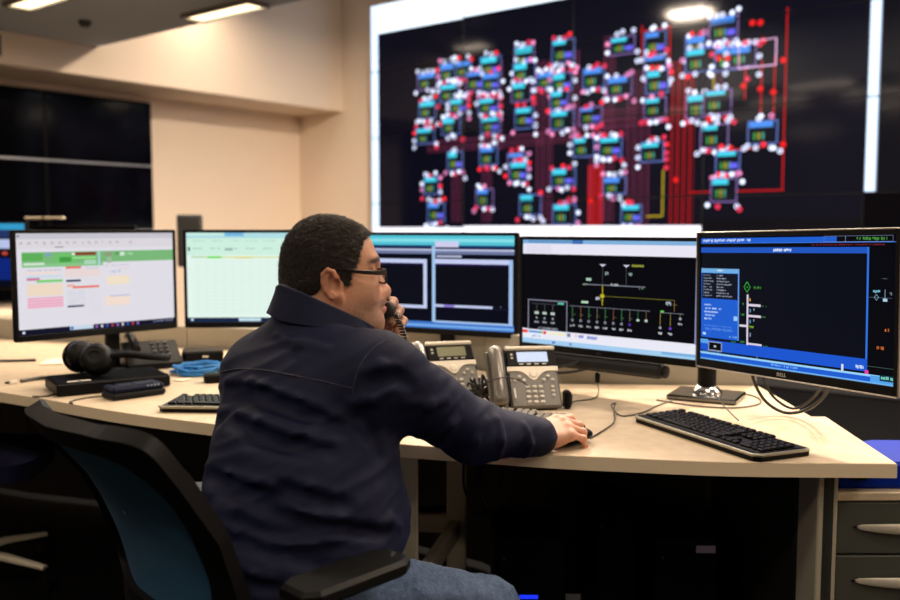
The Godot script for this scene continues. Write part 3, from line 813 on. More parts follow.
func build_desk() -> void:
	var lam := mat("beige laminate", c8(206, 188, 162), 0.5, 0.0, 0.35)
	lam.albedo_texture = noise_tex(0.02, 256, ramp(c8(238, 236, 232), c8(255, 255, 255)))
	tri_map(lam, 3.0)
	var edge := mat("beige edge band", c8(236, 220, 192), 0.55, 0.0, 0.3)
	var grey := mat("warm grey steel", c8(186, 182, 164), 0.5)
	var panel := mat("beige back panel", c8(172, 167, 154), 0.7, 0.0, 0.2)
	var dk := mat("dark groove", c8(44, 46, 44), 0.6)
	var t := thing("console_desk", "long curved beige console desk that carries the monitors and telephones", "desk")
	var front := PackedVector3Array()
	var fr := arc_path([v(-3.2, 0, 3.62), v(-2.6, 0, 3.36), v(-1.9, 0, 3.0), v(-1.355, 0, 2.71), v(-0.923, 0, 2.435), v(-0.609, 0, 2.273), v(-0.36, 0, 2.155), v(-0.124, 0, 2.06), v(0.082, 0, 2.0), v(0.218, 0, 1.961), v(0.366, 0, 1.932), v(0.612, 0, 1.894), v(0.952, 0, 1.882)], 4)
	var poly := PackedVector2Array()
	for q in fr:
		poly.append(Vector2(q.x, q.z))
	for q in [v(1.0, 0, 2.362), v(0.962, 0, 2.362), v(0.975, 0, 2.65), v(0.98, 0, 2.83), v(0.33, 0, 2.875), v(0.12, 0, 3.15), v(-0.4, 0, 3.52), v(-1.1, 0, 3.74), v(-1.9, 0, 4.0), v(-3.2, 0, 4.6)]:
		poly.append(Vector2(q.x, q.z))
	var g := Geo.new()
	g.prism(poly, DESK - 0.032, DESK, 0.0015)
	put("desk_top", g, lam, t)
	# edge band along the front
	g = Geo.new()
	for k in fr.size() - 1:
		var a := fr[k]; var b := fr[k + 1]
		var o := Vector3(0, 0, 0.0012)
		g.quad(a + o + Vector3(0, DESK - 0.031, 0), b + o + Vector3(0, DESK - 0.031, 0), b + o + Vector3(0, DESK - 0.002, 0), a + o + Vector3(0, DESK - 0.002, 0))
	put("edge_band", g, edge, t)
	# low panel along the back
	var back := [v(0.98, 0, 2.85), v(0.33, 0, 2.892), v(0.13, 0, 3.165), v(-0.395, 0, 3.54), v(-1.1, 0, 3.76), v(-1.9, 0, 4.02), v(-3.2, 0, 4.62)]
	for k in back.size() - 1:
		var a: Vector3 = back[k]; var b: Vector3 = back[k + 1]
		g = Geo.new()
		var m := (a + b) * 0.5 + Vector3(0, 0.57, 0)
		var dir := (a - b).normalized()
		g.xf = Transform3D(Basis(dir, Vector3.UP, dir.cross(Vector3.UP)), m)
		var top := 0.86 if k < 3 else 0.81
		g.box(Vector3(0, (top + 0.69) * 0.5 - 0.57, 0), Vector3(a.distance_to(b) - 0.004, top - 0.69, 0.022), 0.003)
		put("back_panel", g, panel, t)
		g = Geo.new()
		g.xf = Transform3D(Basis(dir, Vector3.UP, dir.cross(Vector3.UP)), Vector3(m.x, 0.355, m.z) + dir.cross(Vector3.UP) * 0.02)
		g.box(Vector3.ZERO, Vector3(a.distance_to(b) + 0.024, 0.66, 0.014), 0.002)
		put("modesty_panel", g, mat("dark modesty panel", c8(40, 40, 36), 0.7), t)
	g = Geo.new()
	g.box(v(0.842, 0.36, 2.46), Vector3(0.016, 0.65, 0.72), 0.002)
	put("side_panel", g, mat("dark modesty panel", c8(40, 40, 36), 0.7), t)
	# leg frames
	for e in [[-0.108, 2.15, 0.06], [0.02, 2.72, 0.06], [-2.3, 3.45, 0.06], [-2.5, 3.95, 0.06]]:
		g = Geo.new()
		g.box(v(e[0], 0.345, e[1]), Vector3(e[2], 0.686, 0.05), 0.004)
		put("leg", g, grey, t)
	for e in [[v(-0.108, 0.3, 2.15), v(0.02, 0.3, 2.72)], [v(-0.30, 0.31, 2.74), v(0.02, 0.31, 2.72)], [v(-2.3, 0.3, 3.45), v(-2.5, 0.3, 3.95)]]:
		g = Geo.new()
		var a: Vector3 = e[0]; var b: Vector3 = e[1]
		var dir := (b - a).normalized()
		g.xf = Transform3D(Basis(dir, Vector3.UP, dir.cross(Vector3.UP)), (a + b) * 0.5)
		g.box(Vector3.ZERO, Vector3(a.distance_to(b), 0.055, 0.03), 0.003)
		put("rail", g, grey, t)
	g = Geo.new()
	g.box(v(0.829, 0.344, 2.005), Vector3(0.03, 0.688, 0.11), 0.003)
	put("leg", g, grey, t)
	g = Geo.new()
	g.box(v(0.8375, 0.344, 2.03), Vector3(0.028, 0.686, 0.16), 0.003)
	put("leg_channel", g, dk, t)
	g = Geo.new()
	g.box(v(0.853, 0.344, 2.005), Vector3(0.012, 0.688, 0.11), 0.003)
	put("leg", g, grey, t)

# ---------------------------------------------------------------- monitors
# left and right end of the screen in (x, depth); top height; returns the thing, whose axes are along the screen
func monitor(label: String, l: Vector2, r: Vector2, top: float, im: Image, e: float, rim: Material, foot: Variant, light: Color, le: float, arm: Variant = null, logo := 0) -> Node3D:
	var a := v(l.x, 0, l.y); var b := v(r.x, 0, r.y)
	var dir := (b - a).normalized()
	var w := a.distance_to(b)
	var hh := 0.36
	var bs := Basis(dir, Vector3.UP, dir.cross(Vector3.UP))
	var base := (a + b) * 0.5 + Vector3(0, DESK, 0)
	var t := thing("monitor", label, "monitor", base, bs, "")
	var body := mat("monitor plastic", c8(9, 9, 11), 0.42, 0.0, 0.3)
	var y0 := top - DESK - hh
	var cy := y0 + hh * 0.5
	var g := Geo.new()
	g.box(Vector3(0, cy, -0.017), Vector3(w, hh, 0.022), 0.004)
	g.box(Vector3(0, cy - 0.01, -0.042), Vector3(w * 0.72, hh * 0.66, 0.034), 0.012)
	put("housing", g, body, t)
	g = Geo.new()
	var bz := 0.011; var bb := 0.021
	var z := -0.0045
	for q in [[Vector3(-w / 2 + bz / 2, cy, z), Vector3(bz, hh - 0.002, 0.006)], [Vector3(w / 2 - bz / 2, cy, z), Vector3(bz, hh - 0.002, 0.006)], [Vector3(0, y0 + hh - bz / 2, z), Vector3(w - bz * 2, bz, 0.006)], [Vector3(0, y0 + bb / 2, z), Vector3(w - bz * 2, bb, 0.006)]]:
		g.box(q[0], q[1], 0.0012)
	put("bezel", g, body, t)
	if rim:
		g = Geo.new()
		g.box(Vector3(w / 2 + 0.0012, cy, -0.015), Vector3(0.0035, hh + 0.004, 0.03), 0.0014)
		g.box(Vector3(-w / 2 - 0.0012, cy, -0.015), Vector3(0.0035, hh + 0.004, 0.03), 0.0014)
		g.box(Vector3(0, y0 + hh + 0.0012, -0.015), Vector3(w, 0.0035, 0.03), 0.0014)
		g.box(Vector3(0, y0 - 0.0012, -0.015), Vector3(w, 0.0035, 0.03), 0.0014)
		put("silver_rim", g, rim, t)
	g = Geo.new()
	g.quad_uv(Vector3(-w / 2 + bz, y0 + bb, -0.0055), Vector3(w / 2 - bz, y0 + bb, -0.0055), Vector3(w / 2 - bz, y0 + hh - bz, -0.0055), Vector3(-w / 2 + bz, y0 + hh - bz, -0.0055), 0, 0, 1, 1)
	put("screen", g, screen_mat("screen of " + label, im, e), t)
	if logo > 0:
		var tm := TextMesh.new()
		tm.text = "DELL"
		var f := SystemFont.new()
		f.font_names = PackedStringArray(["Droid Sans"])
		f.font_weight = 700
		tm.font = f
		tm.font_size = 20
		tm.pixel_size = 0.00062 if logo == 2 else 0.0004
		tm.depth = 0.0006
		var lm := put("logo", tm, mat("logo silver", c8(212, 210, 206) if logo == 2 else c8(90, 90, 94), 0.35, 0.6) if logo == 2 else mat("logo dim", c8(84, 84, 88), 0.4, 0.4), t)
		lm.position = Vector3(-0.01, y0 + bb * 0.48, -0.0008)
	if foot != null:
		var mt: Material = foot[0]
		var back: float = foot[1]
		var off: float = foot[2] if foot.size() > 2 else 0.0
		g = Geo.new()
		g.box(Vector3(off, 0.006, -0.05 - back), Vector3(0.24, 0.012, 0.17), 0.004)
		put("stand_base", g, mt, t)
		g = Geo.new()
		g.box(Vector3(off, (cy + 0.01) / 2, -0.078 - back), Vector3(0.05, cy + 0.03, 0.022), 0.004)
		g.box(Vector3(off, cy, -0.068 - back * 0.5), Vector3(0.1, 0.1, 0.03 + back), 0.004)
		put("stand_neck", g, mt, t)
	if light.a > 0.0:
		area_light("monitor_light", Transform3D(bs * Basis(Vector3.UP, PI), base + bs * Vector3(0, cy, 0.006)), Vector2(w * 0.95, hh * 0.9), light, le)
	return t

func build_monitors() -> void:
	var silver := mat("brushed silver", c8(176, 174, 170), 0.3, 0.9)
	var black := mat("stand black", c8(12, 12, 14), 0.45, 0.0, 0.3)
	var chrome := mat("chrome", c8(196, 196, 198), 0.18, 1.0)
	monitor("monitor with a pale schedule under a green band, headset lying before it", Vector2(-1.382, 2.85), Vector2(-1.0, 3.29), 1.214, page_schedule(), 0.92, null, [black, 0.0, 0.075], Color(0.92, 0.92, 1.0), 0.03)
	monitor("monitor with a mint green table, partly behind the man's head", Vector2(-0.975, 3.29), Vector2(-0.372, 3.30), 1.214, page_table(), 1.0, null, [black, 0.06], Color(0.85, 1.0, 0.93), 0.03)
	monitor("monitor with two framed dark windows under a cyan bar, beside the man's face", Vector2(-0.316, 3.30), Vector2(0.2255, 3.03), 1.205, page_two_windows(), 1.0, null, [black, 0.0], Color(0.4, 0.6, 1.0), 0.008)
	monitor("monitor with a white-framed single-line diagram on black", Vector2(0.222, 2.885), Vector2(0.686, 2.463), 1.194, page_single_line(), 1.0, null, null, Color(0.8, 0.85, 1.0), 0.015, null, 1)
	monitor("silver-rimmed monitor with a blue and black console page", Vector2(0.672, 2.43), Vector2(0.956, 1.898), 1.213, page_blue_console(), 1.05, silver, null, Color(0.3, 0.5, 1.0), 0.012, null, 2)
	(get_node("monitor_004") as Node3D).rotate_object_local(Vector3.BACK, 0.021)   # hangs a touch askew on its arm
	# shared stand behind the last two
	var c := v(0.757, DESK, 2.625)
	var t := thing("monitor_stand", "chrome and black pole stand that holds two monitors, cable looped round its plate", "stand", c, Basis(Vector3.UP, -0.5))
	var g := Geo.new()
	g.box(Vector3(0, 0.008, 0), Vector3(0.2, 0.016, 0.16), 0.005)
	put("base_plate", g, mat("dark chrome", c8(128, 128, 130), 0.22, 1.0), t)
	g = Geo.new()
	g.lathe(PackedVector2Array([Vector2(0.045, 0.016), Vector2(0.043, 0.024), Vector2(0.034, 0.034), Vector2(0.026, 0.04), Vector2(0.0, 0.04)]), 24)
	put("collar", g, chrome, t)
	g = Geo.new()
	g.tube(PackedVector3Array([Vector3(0, 0.03, 0), Vector3(0, 0.12, 0)]), 0.027, -1, 20)
	put("pole", g, black, t)
	g = Geo.new()
	g.tube(PackedVector3Array([Vector3(0, 0.12, 0), Vector3(0, 0.36, 0)]), 0.024, -1, 20)
	put("pole", g, chrome, t)
	g = Geo.new()
	g.lathe(PackedVector2Array([Vector2(0.026, 0.115), Vector2(0.036, 0.118), Vector2(0.04, 0.128), Vector2(0.038, 0.14), Vector2(0.026, 0.146)]), 24)
	put("clamp", g, chrome, t)
	for e in [v(0.515, 0.312, 2.73), v(0.868, 0.316, 2.205)]:
		g = Geo.new()
		var to: Vector3 = t.transform.affine_inverse() * Vector3(e.x, DESK + e.y, e.z)
		g.tube(arc_path([Vector3(0, 0.315, 0), Vector3(to.x * 0.5, 0.315, to.z * 0.5 - 0.03), to], 6), 0.014, -1, 10)
		put("arm", g, black, t)
	# soundbar under the diagram monitor
	var a := v(0.222, 0, 2.885); var b := v(0.686, 0, 2.463)
	var dir := (b - a).normalized()
	var bs := Basis(dir, Vector3.UP, dir.cross(Vector3.UP))
	t = thing("soundbar", "black soundbar hung under the single-line diagram monitor", "speaker", (a + b) * 0.5 + Vector3(0, 1.194 - 0.36 - 0.047, 0), bs)
	g = Geo.new()
	g.box(Vector3(-0.02, 0.022, -0.02), Vector3(0.44, 0.042, 0.05), 0.012)
	put("body", g, mat("soundbar cloth", c8(14, 14, 16), 0.8), t)
	for s in [-1, 1]:
		g = Geo.new()
		g.xf = Transform3D(Basis(Vector3.BACK, PI / 2), Vector3(-0.02 + 0.221 * s, 0.022, -0.02))
		g.lathe(PackedVector2Array([Vector2(0, -0.006), Vector2(0.018, -0.005), Vector2(0.02, 0), Vector2(0.018, 0.005), Vector2(0, 0.006)]), 16)
		put("end_cap", g, mat("stand black", c8(12, 12, 14), 0.45, 0.0, 0.3), t)

# ---------------------------------------------------------------- desk telephones
func telephone(label: String, at: Vector3, yaw: float, lit: bool) -> void:
	var t := thing("desk_phone", label, "telephone", at, Basis(Vector3.UP, yaw).scaled(Vector3.ONE * 0.95), "")
	var grey := mat("phone grey", c8(98, 94, 86), 0.42)
	var pale := mat("phone pale trim", c8(226, 216, 196), 0.35)
	var dark := mat("phone black", c8(10, 10, 12), 0.4, 0.0, 0.2)
	var hand := mat("phone handset silver", c8(120, 115, 108), 0.3, 0.4)
	var key := mat("phone key", c8(196, 190, 178), 0.3)
	var tilt := Transform3D(Basis(Vector3.RIGHT, -deg_to_rad(40)), Vector3(0, 0.012, 0.02))
	# support behind
	var g := Geo.new()
	g.box(Vector3(0.02, 0.05, -0.085), Vector3(0.12, 0.1, 0.02), 0.003)
	g.box(Vector3(0.02, 0.006, -0.05), Vector3(0.14, 0.012, 0.12), 0.003)
	put("support", g, dark, t)
	g = Geo.new(); g.xf = tilt
	var y_top := 0.205
	g.box(Vector3(0.028, y_top / 2, -0.008), Vector3(0.150, y_top, 0.018), 0.005)
	put("body", g, grey, t)
	g = Geo.new(); g.xf = tilt
	g.box(Vector3(-0.079, y_top / 2 - 0.004, -0.012), Vector3(0.058, y_top - 0.01, 0.014), 0.004)
	put("cradle", g, grey, t)
	# display
	g = Geo.new(); g.xf = tilt
	g.box(Vector3(0.028, 0.163, 0.0025), Vector3(0.147, 0.056, 0.006), 0.002)
	put("display_surround", g, dark, t)
	g = Geo.new(); g.xf = tilt
	g.box(Vector3(0.032, 0.166, 0.006), Vector3(0.092, 0.034, 0.0016), 0.0)
	put("display", g, glow("phone display lit", Color(0.82, 0.88, 1.0), 0.9) if lit else mat("phone display off", c8(120, 122, 92), 0.25), t)
	for k in 4:
		g = Geo.new(); g.xf = tilt
		g.box(Vector3(-0.004 + k * 0.023, 0.1415, 0.0065), Vector3(0.013, 0.004, 0.002), 0.0008)
		put("soft_key", g, key, t)
	for k in 2:
		g = Geo.new(); g.xf = tilt
		g.box(Vector3(-0.03, 0.175 - k * 0.012, 0.006), Vector3(0.007, 0.007, 0.002), 0.0008)
		put("line_key", g, key, t)
	# pale trim over and under the display
	g = Geo.new(); g.xf = tilt
	g.box(Vector3(0.028, 0.1985, 0.001), Vector3(0.152, 0.014, 0.014), 0.004)
	put("top_trim", g, pale, t)
	g = Geo.new()
	g.xf = tilt * Transform3D(Basis(Vector3.RIGHT, PI / 2), Vector3(0.028, 0, 0))
	var sw := PackedVector2Array()
	for k in 25:
		var x := -0.077 + 0.154 * k / 24.0
		sw.append(Vector2(x, -0.117 + 0.034 * exp(-pow(x / 0.024, 2.0)) * 1.0 - 0.004 * exp(-pow(x / 0.06, 2.0))))
	sw.append(Vector2(0.077, -0.135)); sw.append(Vector2(-0.077, -0.135))
	g.prism(sw, -0.002, 0.0045, 0.0012)
	put("swoosh_trim", g, pale, t)
	g = Geo.new()
	g.xf = tilt * Transform3D(Basis(Vector3.RIGHT, PI / 2), Vector3(0.028, 0.108, 0.004))
	g.lathe(PackedVector2Array([Vector2(0, 0.003), Vector2(0.008, 0.003), Vector2(0.0125, 0.0015), Vector2(0.0132, -0.001)]), 20)
	put("navigation_ring", g, pale, t)
	# keys
	var spots := []
	for s in [-1, 1]:
		spots.append([0.028 + 0.043 * s, 0.1, 0.012]); spots.append([0.028 + 0.043 * s - 0.013, 0.088, 0.012]); spots.append([0.028 + 0.043 * s + 0.013, 0.088, 0.012])
	for ry in 4:
		for cx in 3:
			spots.append([0.006 + cx * 0.0195, 0.065 - ry * 0.0165, 0.0145])
	for k in 3:
		spots.append([0.08, 0.064 - k * 0.014, 0.012])
	for e in spots:
		g = Geo.new(); g.xf = tilt
		g.box(Vector3(e[0], e[1], 0.003), Vector3(e[2], 0.0105, 0.0065), 0.003)
		put("key", g, key, t)
	g = Geo.new(); g.xf = tilt
	g.box(Vector3(-0.034, 0.045, 0.0025), Vector3(0.007, 0.034, 0.004), 0.0015)
	put("volume_rocker", g, key, t)
	# handset lying in the cradle
	g = Geo.new(); g.xf = tilt
	g.sheet(func(a: float, b: float) -> Vector3:
		var an := TAU * a
		var s := b * 2.0 - 1.0
		var wide := 0.019 + 0.007 * pow(absf(s), 3.0)
		var th := 0.011 + 0.012 * pow(absf(s), 4.0)
		var en := sqrt(maxf(0.0, 1.0 - pow(absf(s), 10.0)))
		return Vector3(-0.079 + cos(an) * wide * en, 0.1 + s * 0.103, 0.017 - 0.012 * pow(absf(s), 4.0) + 0.01 * (1.0 - s * s) + sin(an) * th * en), 20, 24, 0.002, true)
	put("handset", g, hand, t)
	g = Geo.new(); g.xf = tilt
	g.box(Vector3(-0.052, 0.1, -0.001), Vector3(0.006, 0.19, 0.012), 0.002)
	put("cradle_slot", g, dark, t)

# ---------------------------------------------------------------- keyboards
func keyboard(label: String, at: Transform3D, case_m: Material, key_m: Material, rim: Material) -> void:
	var t := thing("keyboard", label, "keyboard", at.origin, at.basis, "")
	var w := 0.45; var d := 0.155
	var g := Geo.new()
	g.prism(PackedVector2Array([Vector2(-w / 2 + 0.008, -d / 2), Vector2(w / 2 - 0.008, -d / 2), Vector2(w / 2, -d / 2 + 0.008), Vector2(w / 2, d / 2 - 0.012), Vector2(w / 2 - 0.012, d / 2), Vector2(-w / 2 + 0.012, d / 2), Vector2(-w / 2, d / 2 - 0.012), Vector2(-w / 2, -d / 2 + 0.008)]), 0.0, 0.016, 0.002)
	put("case", g, case_m, t)
	if rim:
		g = Geo.new()
		g.tube(PackedVector3Array([Vector3(w / 2 + 0.0005, 0.0145, -d / 2 + 0.01), Vector3(w / 2 + 0.0005, 0.0145, d / 2 - 0.012), Vector3(w / 2 - 0.012, 0.0145, d / 2 + 0.0005), Vector3(-w / 2 + 0.012, 0.0145, d / 2 + 0.0005), Vector3(-w / 2 - 0.0005, 0.0145, d / 2 - 0.012)]), 0.0042, -1, 8)
		put("edge_trim", g, rim, t)
	g = Geo.new()
	g.prism(PackedVector2Array([Vector2(-w / 2 + 0.012, -d / 2 + 0.008), Vector2(w / 2 - 0.012, -d / 2 + 0.008), Vector2(w / 2 - 0.012, d / 2 - 0.016), Vector2(-w / 2 + 0.012, d / 2 - 0.016)]), 0.0155, 0.0172, 0.0006)
	put("key_bed", g, mat("key bed", c8(8, 8, 9), 0.6), t)
	var cache := {}
	var rows := [[1, -1, 1, 1, 1, 1, -0.5, 1, 1, 1, 1, -0.5, 1, 1, 1, 1], [1, 1, 1, 1, 1, 1, 1, 1, 1, 1, 1, 1, 1, 2], [1.5, 1, 1, 1, 1, 1, 1, 1, 1, 1, 1, 1, 1, 1.5], [1.8, 1, 1, 1, 1, 1, 1, 1, 1, 1, 1, 1, 2.2], [2.3, 1, 1, 1, 1, 1, 1, 1, 1, 1, 1, 2.7], [1.3, 1.2, 1.2, 6.1, 1.2, 1.2, 1.2, 1.6]]
	var u := 0.0186
	for ry in 6:
		var x := -w / 2 + 0.016
		var z := -d / 2 + 0.020 + ry * 0.0197 + (0.003 if ry > 0 else 0.0)
		var extra := []
		if ry != 3:
			extra.append_array([-0.35, 1, 1, 1] if ry != 4 else [-1.35, 1, -1])
		else:
			extra.append_array([-3.35])
		if ry > 0:
			extra.append_array([-0.35, 1, 1, 1, 1] if ry != 5 else [-0.35, 2, 1, 1])
		for e in rows[ry] + extra:
			var ww: float = absf(e) * u
			if e > 0:
				if not cache.has(e):
					g = Geo.new()
					g.box(Vector3(0, 0.0035, 0), Vector3(ww - 0.0026, 0.007, 0.0158), 0.0022)
					cache[e] = g.mesh()
				var k := put("key", cache[e], key_m, t)
				k.position = Vector3(x + ww / 2, 0.0165 + 0.001 * (5 - ry) * 0.6, z)
			x += ww

func flat_basis(x: float, d: float) -> Basis:
	var dir := Vector3(x, 0, -d).normalized()
	return Basis(dir, Vector3.UP, dir.cross(Vector3.UP))

func cable(label: String, pts: Array, r: float, m: Material, group := "") -> Node3D:
	var g := Geo.new()
	g.tube(arc_path(pts, 8), r, -1, 7)
	var o := put("cable", g, m, self)
	tag(o, label, "cable", group)
	return o

func build_desk_things() -> void:
	var black := mat("black plastic", c8(12, 12, 14), 0.45, 0.0, 0.25)
	var keyb := mat("black key", c8(14, 14, 16), 0.45, 0.0, 0.3)
	var silver := mat("keyboard silver rim", c8(168, 164, 146), 0.35, 0.5)
	var cab := mat("black cable", c8(16, 16, 17), 0.5)
	var grey_cab := mat("grey cable", c8(92, 84, 70), 0.5)
	telephone("grey desk phone with an unlit display, close to the man's sleeve", v(-0.002, DESK, 2.56), 0.30, false)
	telephone("grey desk phone with a lit white display under the diagram monitor", v(0.212, DESK, 2.45), 0.12, true)
	keyboard("black keyboard with a silver edge on the open desk end", Transform3D(flat_basis(0.40, -0.916), v(0.636, DESK, 2.125)), black, keyb, silver)
	keyboard("dark keyboard half hidden by the man's outstretched sleeve", Transform3D(flat_basis(0.955, -0.296), v(0.085, DESK, 2.305)), mat("grey keyboard case", c8(40, 39, 37), 0.4), mat("glossy grey key", c8(150, 146, 138), 0.25), null)
	keyboard("flat black keyboard behind the man's back, by the navy device", Transform3D(flat_basis(0.995, -0.06), v(-0.565, DESK, 2.48)), black, keyb, silver)
	# mouse under the right hand
	var t := thing("computer_mouse", "black wired mouse under the man's right hand", "mouse", v(0.283, DESK, 2.065), flat_basis(0.85, 0.52))
	var g := Geo.new()
	g.sheet(func(a: float, b: float) -> Vector3:
		var an := TAU * a
		var s := b * 2.0 - 1.0
		var en := sqrt(maxf(0.0, 1.0 - pow(absf(s), 3.5)))
		var y := 0.019 + sin(an) * (0.019 if sin(an) > 0 else 0.017) * en * (1.0 - 0.25 * s)
		return Vector3(s * 0.056, maxf(0.002, y), cos(an) * 0.031 * en * (1.0 - 0.08 * s)), 20, 16, 0.001, true)
	put("body", g, black, t)
	g = Geo.new()
	g.xf = Transform3D(Basis(Vector3.RIGHT, PI / 2), Vector3(0.03, 0.033, 0))
	g.lathe(PackedVector2Array([Vector2(0, -0.004), Vector2(0.009, -0.004), Vector2(0.0105, 0), Vector2(0.009, 0.004), Vector2(0, 0.004)]), 14)
	put("scroll_wheel", g, mat("wheel grey", c8(50, 50, 52), 0.5), t)
	var y := DESK + 0.003
	cable("thin mouse cord with a small loop, running to the pole stand", [v(0.333, y, 2.105), v(0.38, y, 2.19), v(0.42, y + 0.004, 2.27), v(0.448, y + 0.006, 2.43), v(0.46, y + 0.012, 2.47), v(0.445, y + 0.008, 2.45), v(0.455, y, 2.36), v(0.52, y, 2.40), v(0.585, y, 2.50), v(0.645, y, 2.575)], 0.0022, grey_cab)
	cable("pale cord curled round the pole stand's plate", [v(0.60, y, 2.58), v(0.68, y, 2.50), v(0.78, y, 2.465), v(0.875, y, 2.52), v(0.905, y, 2.63), v(0.85, y, 2.74)], 0.0024, grey_cab)
	cable("cord from the silver-edged keyboard to the pole stand", [v(0.728, DESK + 0.016, 2.24), v(0.742, DESK + 0.012, 2.34), v(0.748, DESK + 0.018, 2.44), v(0.755, DESK + 0.03, 2.54)], 0.002, cab)
	cable("thin cord from the black plug up to an inline filter", [v(0.337, y + 0.012, 2.465), v(0.36, y, 2.56), v(0.42, y, 2.60), v(0.447, y + 0.004, 2.68), v(0.45, y + 0.03, 2.72)], 0.002, grey_cab)
	cable("upper black cable between the lit phone and the soundbar", [v(0.27, 0.80, 2.66), v(0.33, 0.80, 2.70), v(0.41, 0.82, 2.73), v(0.47, 0.86, 2.75)], 0.0042, cab)
	cable("lower black cable between the lit phone and the soundbar", [v(0.27, 0.795, 2.65), v(0.35, 0.785, 2.69), v(0.44, 0.80, 2.72), v(0.49, 0.845, 2.74)], 0.0042, cab)
	cable("black cable drooping from the silver-rimmed monitor over the desk side, the longer of two", [v(0.79, 0.88, 2.36), v(0.812, 0.81, 2.375), v(0.848, 0.755, 2.385), v(0.895, 0.729, 2.37), v(0.93, 0.747, 2.32), v(0.945, 0.795, 2.25), v(0.94, 0.85, 2.19)], 0.0045, cab)
	cable("black cable drooping from the silver-rimmed monitor over the desk side, the shorter of two", [v(0.81, 0.88, 2.35), v(0.835, 0.81, 2.36), v(0.868, 0.765, 2.365), v(0.905, 0.748, 2.33), v(0.927, 0.795, 2.26), v(0.922, 0.85, 2.19)], 0.0036, cab)
	# inline filter and plug
	t = thing("ferrite_filter", "small black inline filter on the cord below the soundbar", "cable filter", v(0.4505, DESK + 0.028, 2.72))
	g = Geo.new()
	g.lathe(PackedVector2Array([Vector2(0.003, 0), Vector2(0.008, 0.003), Vector2(0.0085, 0.03), Vector2(0.003, 0.034)]), 12)
	put("body", g, black, t)
	g = Geo.new()
	g.tube(arc_path([Vector3(0, 0.03, 0), Vector3(0.001, 0.06, 0), Vector3(0.0, 0.09, 0.0)], 4), 0.002, -1, 6)
	put("cord", g, cab, t)
	t = thing("plug_adapter", "black plug adapter standing against the lit phone", "adapter", v(0.325, DESK, 2.47), Basis(Vector3.UP, 0.2))
	g = Geo.new()
	g.box(Vector3(0, 0.026, 0), Vector3(0.02, 0.052, 0.03), 0.006)
	put("body", g, black, t)
	g = Geo.new()
	g.box(Vector3(0.011, 0.026, 0), Vector3(0.004, 0.03, 0.018), 0.0015)
	put("cap", g, mat("plug grey", c8(46, 46, 48), 0.5), t)
	# cable jumble between the two phones
	for k in 7:
		rng.seed = 40 + k
		var pts := []
		for q in 6:
			pts.append(v(0.065 + 0.014 * q + rng.randf_range(-0.02, 0.02), DESK + 0.012 + rng.randf_range(0, 0.07), 2.53 + rng.randf_range(-0.05, 0.04)))
		cable("black cord of the tangle between the two grey phones", pts, 0.004, cab, "tangled cords between the phones")
	cable("thin black cord arching over the lit phone's handset", [v(0.03, 0.76, 2.46), v(0.062, 0.784, 2.42), v(0.1075, 0.809, 2.40), v(0.148, 0.819, 2.40), v(0.188, 0.809, 2.41), v(0.212, 0.793, 2.415)], 0.0016, cab)
	# ------------------------------------------------------------- far end of the desk
	t = thing("docking_box", "flat black box with two white stickers under the headset", "electronic box", v(-1.075, DESK, 2.80), flat_basis(0.83, 0.56))
	g = Geo.new()
	g.box(Vector3(0, 0.02, 0), Vector3(0.335, 0.036, 0.19), 0.004)
	put("body", g, black, t)
	g = Geo.new()
	g.box(Vector3(0, 0.0385, 0), Vector3(0.325, 0.004, 0.18), 0.0015)
	put("lid", g, mat("matt black", c8(9, 9, 11), 0.65, 0.0, 0.15), t)
	for k in 2:
		g = Geo.new()
		g.box(Vector3(-0.118 + 0.035 * k, 0.0412, 0.075), Vector3(0.031, 0.001, 0.015), 0.0)
		put("sticker", g, mat("sticker white", c8(232, 226, 214), 0.6), t)
	# headset on the box
	var h := thing("headset", "black over-ear headset lying on the flat black box", "headset", v(-1.10, DESK + 0.041, 2.80), flat_basis(0.93, 0.3).scaled(Vector3.ONE * 1.25))
	for k in 2:
		g = Geo.new()
		var ax := Basis(Vector3(1, 0, 0), deg_to_rad(68.0 if k == 0 else 78.0)) * Basis(Vector3(0, 1, 0), 0.0)
		var at := Vector3(-0.005 if k == 0 else -0.045, 0.045, 0.03 if k == 0 else -0.035)
		g.xf = Transform3D(Basis(Vector3.UP, -0.25 if k == 0 else 0.5) * ax, at)
		g.lathe(PackedVector2Array([Vector2(0, 0.022), Vector2(0.012, 0.021), Vector2(0.014, 0.0235), Vector2(0.026, 0.022), Vector2(0.036, 0.014), Vector2(0.039, 0.0), Vector2(0.036, -0.008), Vector2(0.0, -0.008)]), 26)
		var cup := put("ear_cup", g, mat("headset shell", c8(14, 15, 17), 0.45, 0.0, 0.3), h)
		g = Geo.new()
		g.xf = Transform3D(Basis(Vector3.UP, -0.25 if k == 0 else 0.5) * ax, at)
		var rp := PackedVector2Array()
		for q in 13:
			var an := TAU * q / 12.0
			rp.append(Vector2(0.030 + 0.011 * cos(an), -0.016 + 0.011 * sin(an)))
		g.lathe(rp, 26)
		put("cushion", g, mat("headset leather", c8(10, 10, 11), 0.6, 0.0, 0.2), cup)
	g = Geo.new()
	g.tube(arc_path([Vector3(0.02, 0.05, 0.035), Vector3(0.06, 0.052, 0.03), Vector3(0.11, 0.045, 0.025), Vector3(0.15, 0.036, 0.0), Vector3(0.155, 0.032, -0.04), Vector3(0.11, 0.035, -0.07), Vector3(0.04, 0.045, -0.065), Vector3(-0.02, 0.05, -0.045)], 6), 0.014, -1, 10, 0.6)
	put("headband", g, mat("headset leather", c8(10, 10, 11), 0.6, 0.0, 0.2), h)
	# navy device in front of the box
	t = thing("handheld_device", "small navy and black handheld device lying in front of the flat black box", "device", v(-0.943, DESK, 2.655), flat_basis(0.72, 0.70))
	g = Geo.new()
	g.box(Vector3(0, 0.011, 0), Vector3(0.165, 0.02, 0.085), 0.006)
